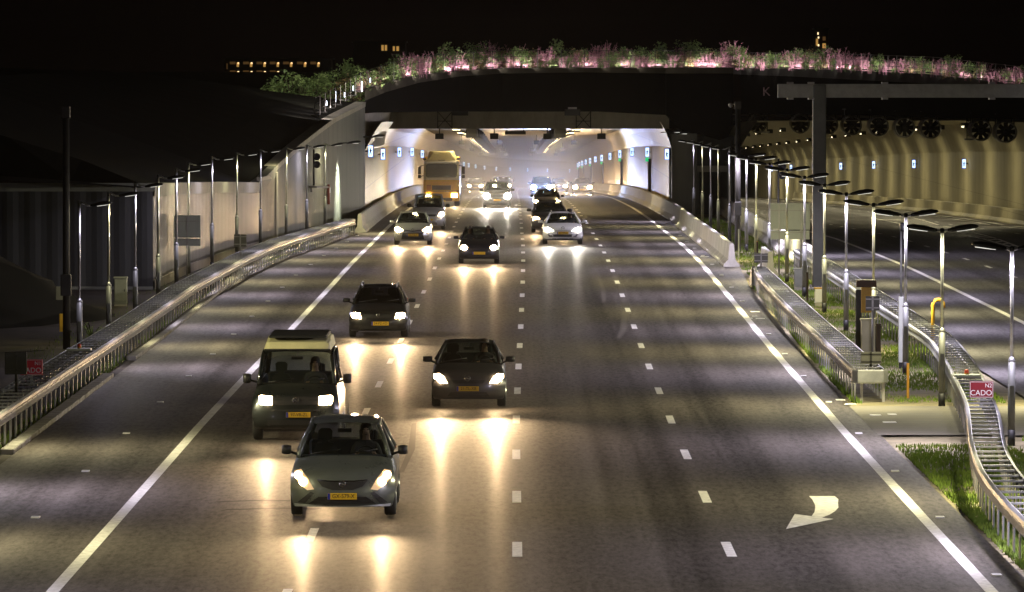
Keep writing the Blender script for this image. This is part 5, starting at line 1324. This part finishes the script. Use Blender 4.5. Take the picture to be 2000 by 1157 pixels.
CARS.append(spec(name='misty_car', cat='car', label='faint distant car in the mist just right of the blue people carrier', x=4.75, d=592, w=.88, H=1.5, L=4.5, zn=.82, zb=1.0, yc=1.05, yr=1.85, ye=3.7, yg=4.3, wr=.58, paint=paint('mist_silver_paint', (.22, .2, .18), .4),
    lens=P_((.46, .56), (.8, .56), (.84, .7), (.54, .74)), bulbs=P_((.68, .65, .11),), hs=900, hw=2.5, lensk=.6, plate=(0, .42, ''), patches=[('grille', P_((-.4, .66), (.4, .66), (.36, .56), (-.36, .56)), pl_, .012)], mz=1.06, mw=.22, mh=.13, seat=2.1))
CARS.append(spec(name='misty_car', cat='car', label='small distant car in the mist between the truck and the off-road car', x=-3.9, d=622, w=.86, H=1.5, L=4.3, zn=.82, zb=1.0, yc=1.05, yr=1.85, ye=3.6, yg=4.15, wr=.58, paint=paint('mist_dark_paint', (.06, .06, .06), .4),
    lens=P_((.46, .56), (.8, .56), (.84, .7), (.54, .74)), bulbs=P_((.68, .65, .1),), hs=900, hw=2.5, lensk=.6, plate=(0, .42, ''), patches=[('grille', P_((-.4, .66), (.4, .66), (.36, .56), (-.36, .56)), pl_, .012)], mz=1.06, mw=.22, mh=.13, seat=2.1))
ROOTS = []
for S in CARS:
    if 'mirror_mat' in S: S['mirror_mat'] = S['paint']
    ROOTS.append(make_car(S))
# pop-up roof of the camper van
vt, vs = ROOTS[1]
mb = MB(); rings = []
for y, z0, z1, w0, w1 in ((1.18, 1.92, 1.95, .7, .66), (1.24, 1.91, 2.07, .72, .68), (2.9, 1.91, 2.17, .73, .68), (4.3, 1.91, 2.13, .73, .68), (4.5, 1.92, 1.95, .7, .66)):
    rings.append([(-w0, y, z0), (-w1, y, z1 - .03), (-w1 * .9, y, z1), (w1 * .9, y, z1), (w1, y, z1 - .03), (w0, y, z0)])
mb.loft(rings, 0, True, True); pr = mb.build('popup_roof', mat('cream_roof', (.62, .57, .31), .6, var=.1), vt)
mb = MB(); mb.bbox((0, 2.9, 2.18), (1.25, 2.9, .05), .02); mb.build('roof_pad', M['plastic'], pr)
mb = MB(); mb.box((0, 1.2, 1.915), (1.42, .06, .03)); mb.build('seal', M['plastic'], pr)
# drivers and one passenger
def seat_person(ci, side, label):
    S = CARS[ci]; t = ROOTS[ci][0]; ys = S.get('seat', S['yr'] + .45)
    person(label, (t.location.x + side * .37, t.location.y + ys - .1, t.location.z + S['zb'] - .33 - .04))
seat_person(0, 1, 'driver in dark clothes with both hands on the wheel of the nearest car')
seat_person(2, 1, 'driver with short dark hair seen through the windscreen of the dark hatchback')
seat_person(1, 1, 'driver in the dim cab of the van with the cream roof')
seat_person(5, 1, 'driver in dark clothes behind the wheel of the white liftback')
seat_person(4, 1, 'driver silhouetted behind the wheel of the small dark hatchback')
seat_person(4, -1, 'passenger silhouetted beside the driver of the small dark hatchback')

# ---------------------------------------------------------------- the truck
def make_truck():
    d = 380; x = -4.58; t = thing('truck', 'yellow and white truck with a pale roof deflector in the lane along the tunnel wall', 'truck', (x, d, zroad(d) + .004)); t.rotation_euler[0] = math.atan((zroad(d + 12) - zroad(d)) / 12)
    yel = paint('truck_yellow', (.78, .44, .01), .05, .4); whi = paint('truck_white', (.62, .6, .52), .05, .4); cre = paint('deflector_cream', (.85, .82, .5), .0, .5)
    W = 1.17
    def sec(z, w, y0, dep=2.0, c=.16): return [(-w, y0 + c, z), (-w + c, y0, z), (w - c, y0, z), (w, y0 + c, z), (w, y0 + dep, z), (-w, y0 + dep, z)]
    mb = MB(); mb.loft([sec(.32, W * .97, .06), sec(.45, W, 0), sec(1.28, W, .0), sec(1.7, W, .02)], 0, True, True); body = mb.build('body', yel, t)
    mb = MB(); mb.loft([sec(1.7, W, .02), sec(1.86, W, .04), sec(2.78, W * .97, .24), sec(2.92, W * .95, .32), sec(2.98, W * .9, .42)], 0, True, True); mb.build('cab_top', whi, t)
    mb = MB(); z0, z1 = 1.86, 2.76
    mb.loft([[(-1.02, .06, z0 + .08), (-.9, .02, z0), (.9, .02, z0), (1.02, .06, z0 + .08)], [(-1.04, .1, (z0 + z1) / 2), (-.93, .1, (z0 + z1) / 2), (.93, .1, (z0 + z1) / 2), (1.04, .1, (z0 + z1) / 2)], [(-1.0, .22, z1 - .08), (-.9, .21, z1), (.9, .21, z1), (1.0, .22, z1 - .08)]], 0, False); mb.build('windscreen', mat('truck_glass', (.025, .025, .022), .12, var=.1, spec=.7), t)
    mb = MB(); mb.loft([sec(2.76, W * .96, .02, .4), sec(2.86, W * .97, -.06, .5), sec(2.9, W * .94, .1, .5)], 0, True, True); mb.build('sun_visor', paint('visor_white', (.6, .66, .8), .1, .35), t)
    mb = MB(); mb.loft([[(-.98, .45, 2.93), (.98, .45, 2.93), (1.0, 1.9, 2.93), (-1.0, 1.9, 2.93)], [(-.72, .75, 3.2), (.72, .75, 3.2), (.9, 1.9, 3.3), (-.9, 1.9, 3.3)], [(-.56, 1.1, 3.5), (.56, 1.1, 3.5), (.8, 1.9, 3.55), (-.8, 1.9, 3.55)], [(-.5, 1.3, 3.56), (.5, 1.3, 3.56), (.75, 1.9, 3.58), (-.75, 1.9, 3.58)]], 0, True, True); df = mb.build('roof_deflector', cre, t)
    mb = MB(); mb.box((0, .43, 2.97), (.42, .05, .05)); mb.build('roof_lamp_bar', M['plastic'], df)
    for s in (-1, 1):
        mb = MB(); mb.bbox((s * 1.08, .3, 3.06), (.22, .3, .14), .03); mb.build('air_horn', M['duct'], t)
        mb = MB(); mb.bbox((s * 1.42, .1, 2.33), (.2, .16, .5), .04); mb.bbox((s * 1.42, .1, 1.93), (.2, .16, .22), .04); mb.tube([(s * 1.12, .12, 2.65), (s * 1.38, .1, 2.6)], .03, 6); mb.tube([(s * 1.14, .1, 2.0), (s * 1.34, .1, 1.93)], .025, 6); mb.build('mirror', M['plastic'], t)
        mb = MB(); mb.bbox((s * .84, -.02, .7), (.4, .1, .26), .03); h = mb.build('headlight', bulb_mat(WARM, 20), t)
        mb = MB(); mb.lathe((s * .86, -.09, .72), [(0, 0), (.09, .01), (.1, .04)], 12, axis='Y'); mb.build('bulb', bulb_mat(WARM, 160), h)
        add_light('headlight_beam', h, (s * .86, -.16, .72), (0, -1, -.01), HEAD_W * .6, WARM, 'SPOT', spot=R(20), blend=1, radius=.06).scale = (1.1, 1, 1)
        for y in (1.4, 5.2, 9.5):
            mb = MB(); mb.lathe((s * .98, y, .5), [(.3, -.16), (.47, -.16), (.5, -.12), (.5, .12), (.47, .16), (.3, .16)], 20, axis='X'); wh = mb.build('wheel', M['tyre'], t)
            mb = MB(); mb.lathe((s * 1.0, y, .5), [(.3, -.12), (.3, .13), (.12, .16)], 16, axis='X'); mb.build('rim', M['rim'], wh)
    mb = MB(); mb.bbox((0, -.012, 1.2), (1.25, .05, .3), .02); 
    for k in range(4): mb.box((0, -.045, 1.1 + k * .07), (1.2, .02, .02))
    mb.build('grille', mat('grille_brown', (.06, .04, .03), .5, var=.2), t)
    mb = MB(); mb.bbox((-.82, -.01, 1.22), (.3, .03, .34), .01); mb.build('grille_panel', mat('orange_panel', (.45, .18, .05), .5, var=.2), t)
    mb = MB(); mb.box((0, -.012, .98), (2.28, .03, .05)); mb.box((0, -.012, .52), (2.2, .03, .04)); mb.box((0, -.02, .42), (1.4, .03, .16)); mb.build('bumper_slots', M['plastic'], t)
    mb = MB()
    for xq in (-.6, .1): mb.tube([(xq - .3, -.0, 1.88), (xq + .35, .04, 2.0)], .014, 4)
    mb.build('wiper', M['plastic'], t)
    mb = MB(); mb.bbox((0, -.04, .34), (.52, .02, .11), .004); mb.build('number_plate', M['plate'], t)
    mb = MB(); mb.bbox((0, 7.4, 1.95), (2.3, 9.6, 2.5), .06); mb.box((0, 7.0, .6), (1.0, 9.5, .3), 0); mb.build('cargo_box', yel, t)
    mb = MB(); mb.tube([(-1.1, .3, 2.9), (-1.1, .3, 3.5)], .012, 4); mb.build('aerial', M['plastic'], t)
make_truck()

# ================================================================ HAZE in the night air and in the tunnel
hz = MB(); hz.box((0, 690, -4.0), (1000, 1500, 52)); ho = hz.build('haze', [], fix=True)
hm = bpy.data.materials.new('haze'); hm.use_nodes = True; nt = hm.node_tree; nt.nodes.clear()
out = nt.nodes.new('ShaderNodeOutputMaterial'); pv = nt.nodes.new('ShaderNodeVolumePrincipled')
pv.inputs['Color'].default_value = (.92, .9, .88, 1); pv.inputs['Density'].default_value = HAZE_DENSITY; pv.inputs['Anisotropy'].default_value = .84
nt.links.new(pv.outputs[0], out.inputs['Volume']); ho.data.materials.append(hm)
mm = hm.copy(); mm.name = 'tunnel_mist'; pm_ = [n for n in mm.node_tree.nodes if n.type == 'PRINCIPLED_VOLUME'][0]
pm_.inputs['Density'].default_value = MIST_DENSITY; pm_.inputs['Anisotropy'].default_value = .6
mb = MB(); dd = [q for q in drange(356, 596, 12) + drange(608, 1388, 12)]
mb.loft([[(bend(q) + x, q, zroad(q) + z) for x, z in ((-7.1, .05), (8.5, .05), (8.5, 4.7), (-7.1, 4.7))] for q in dd], 0, True, True)
mo = mb.build('tunnel_mist', mm); mo['kind'] = 'stuff'; mo['label'] = 'dusty mist hanging in the main tunnel tube'
ho['kind'] = 'stuff'; ho['label'] = 'thin night haze over the road and in the tunnel'
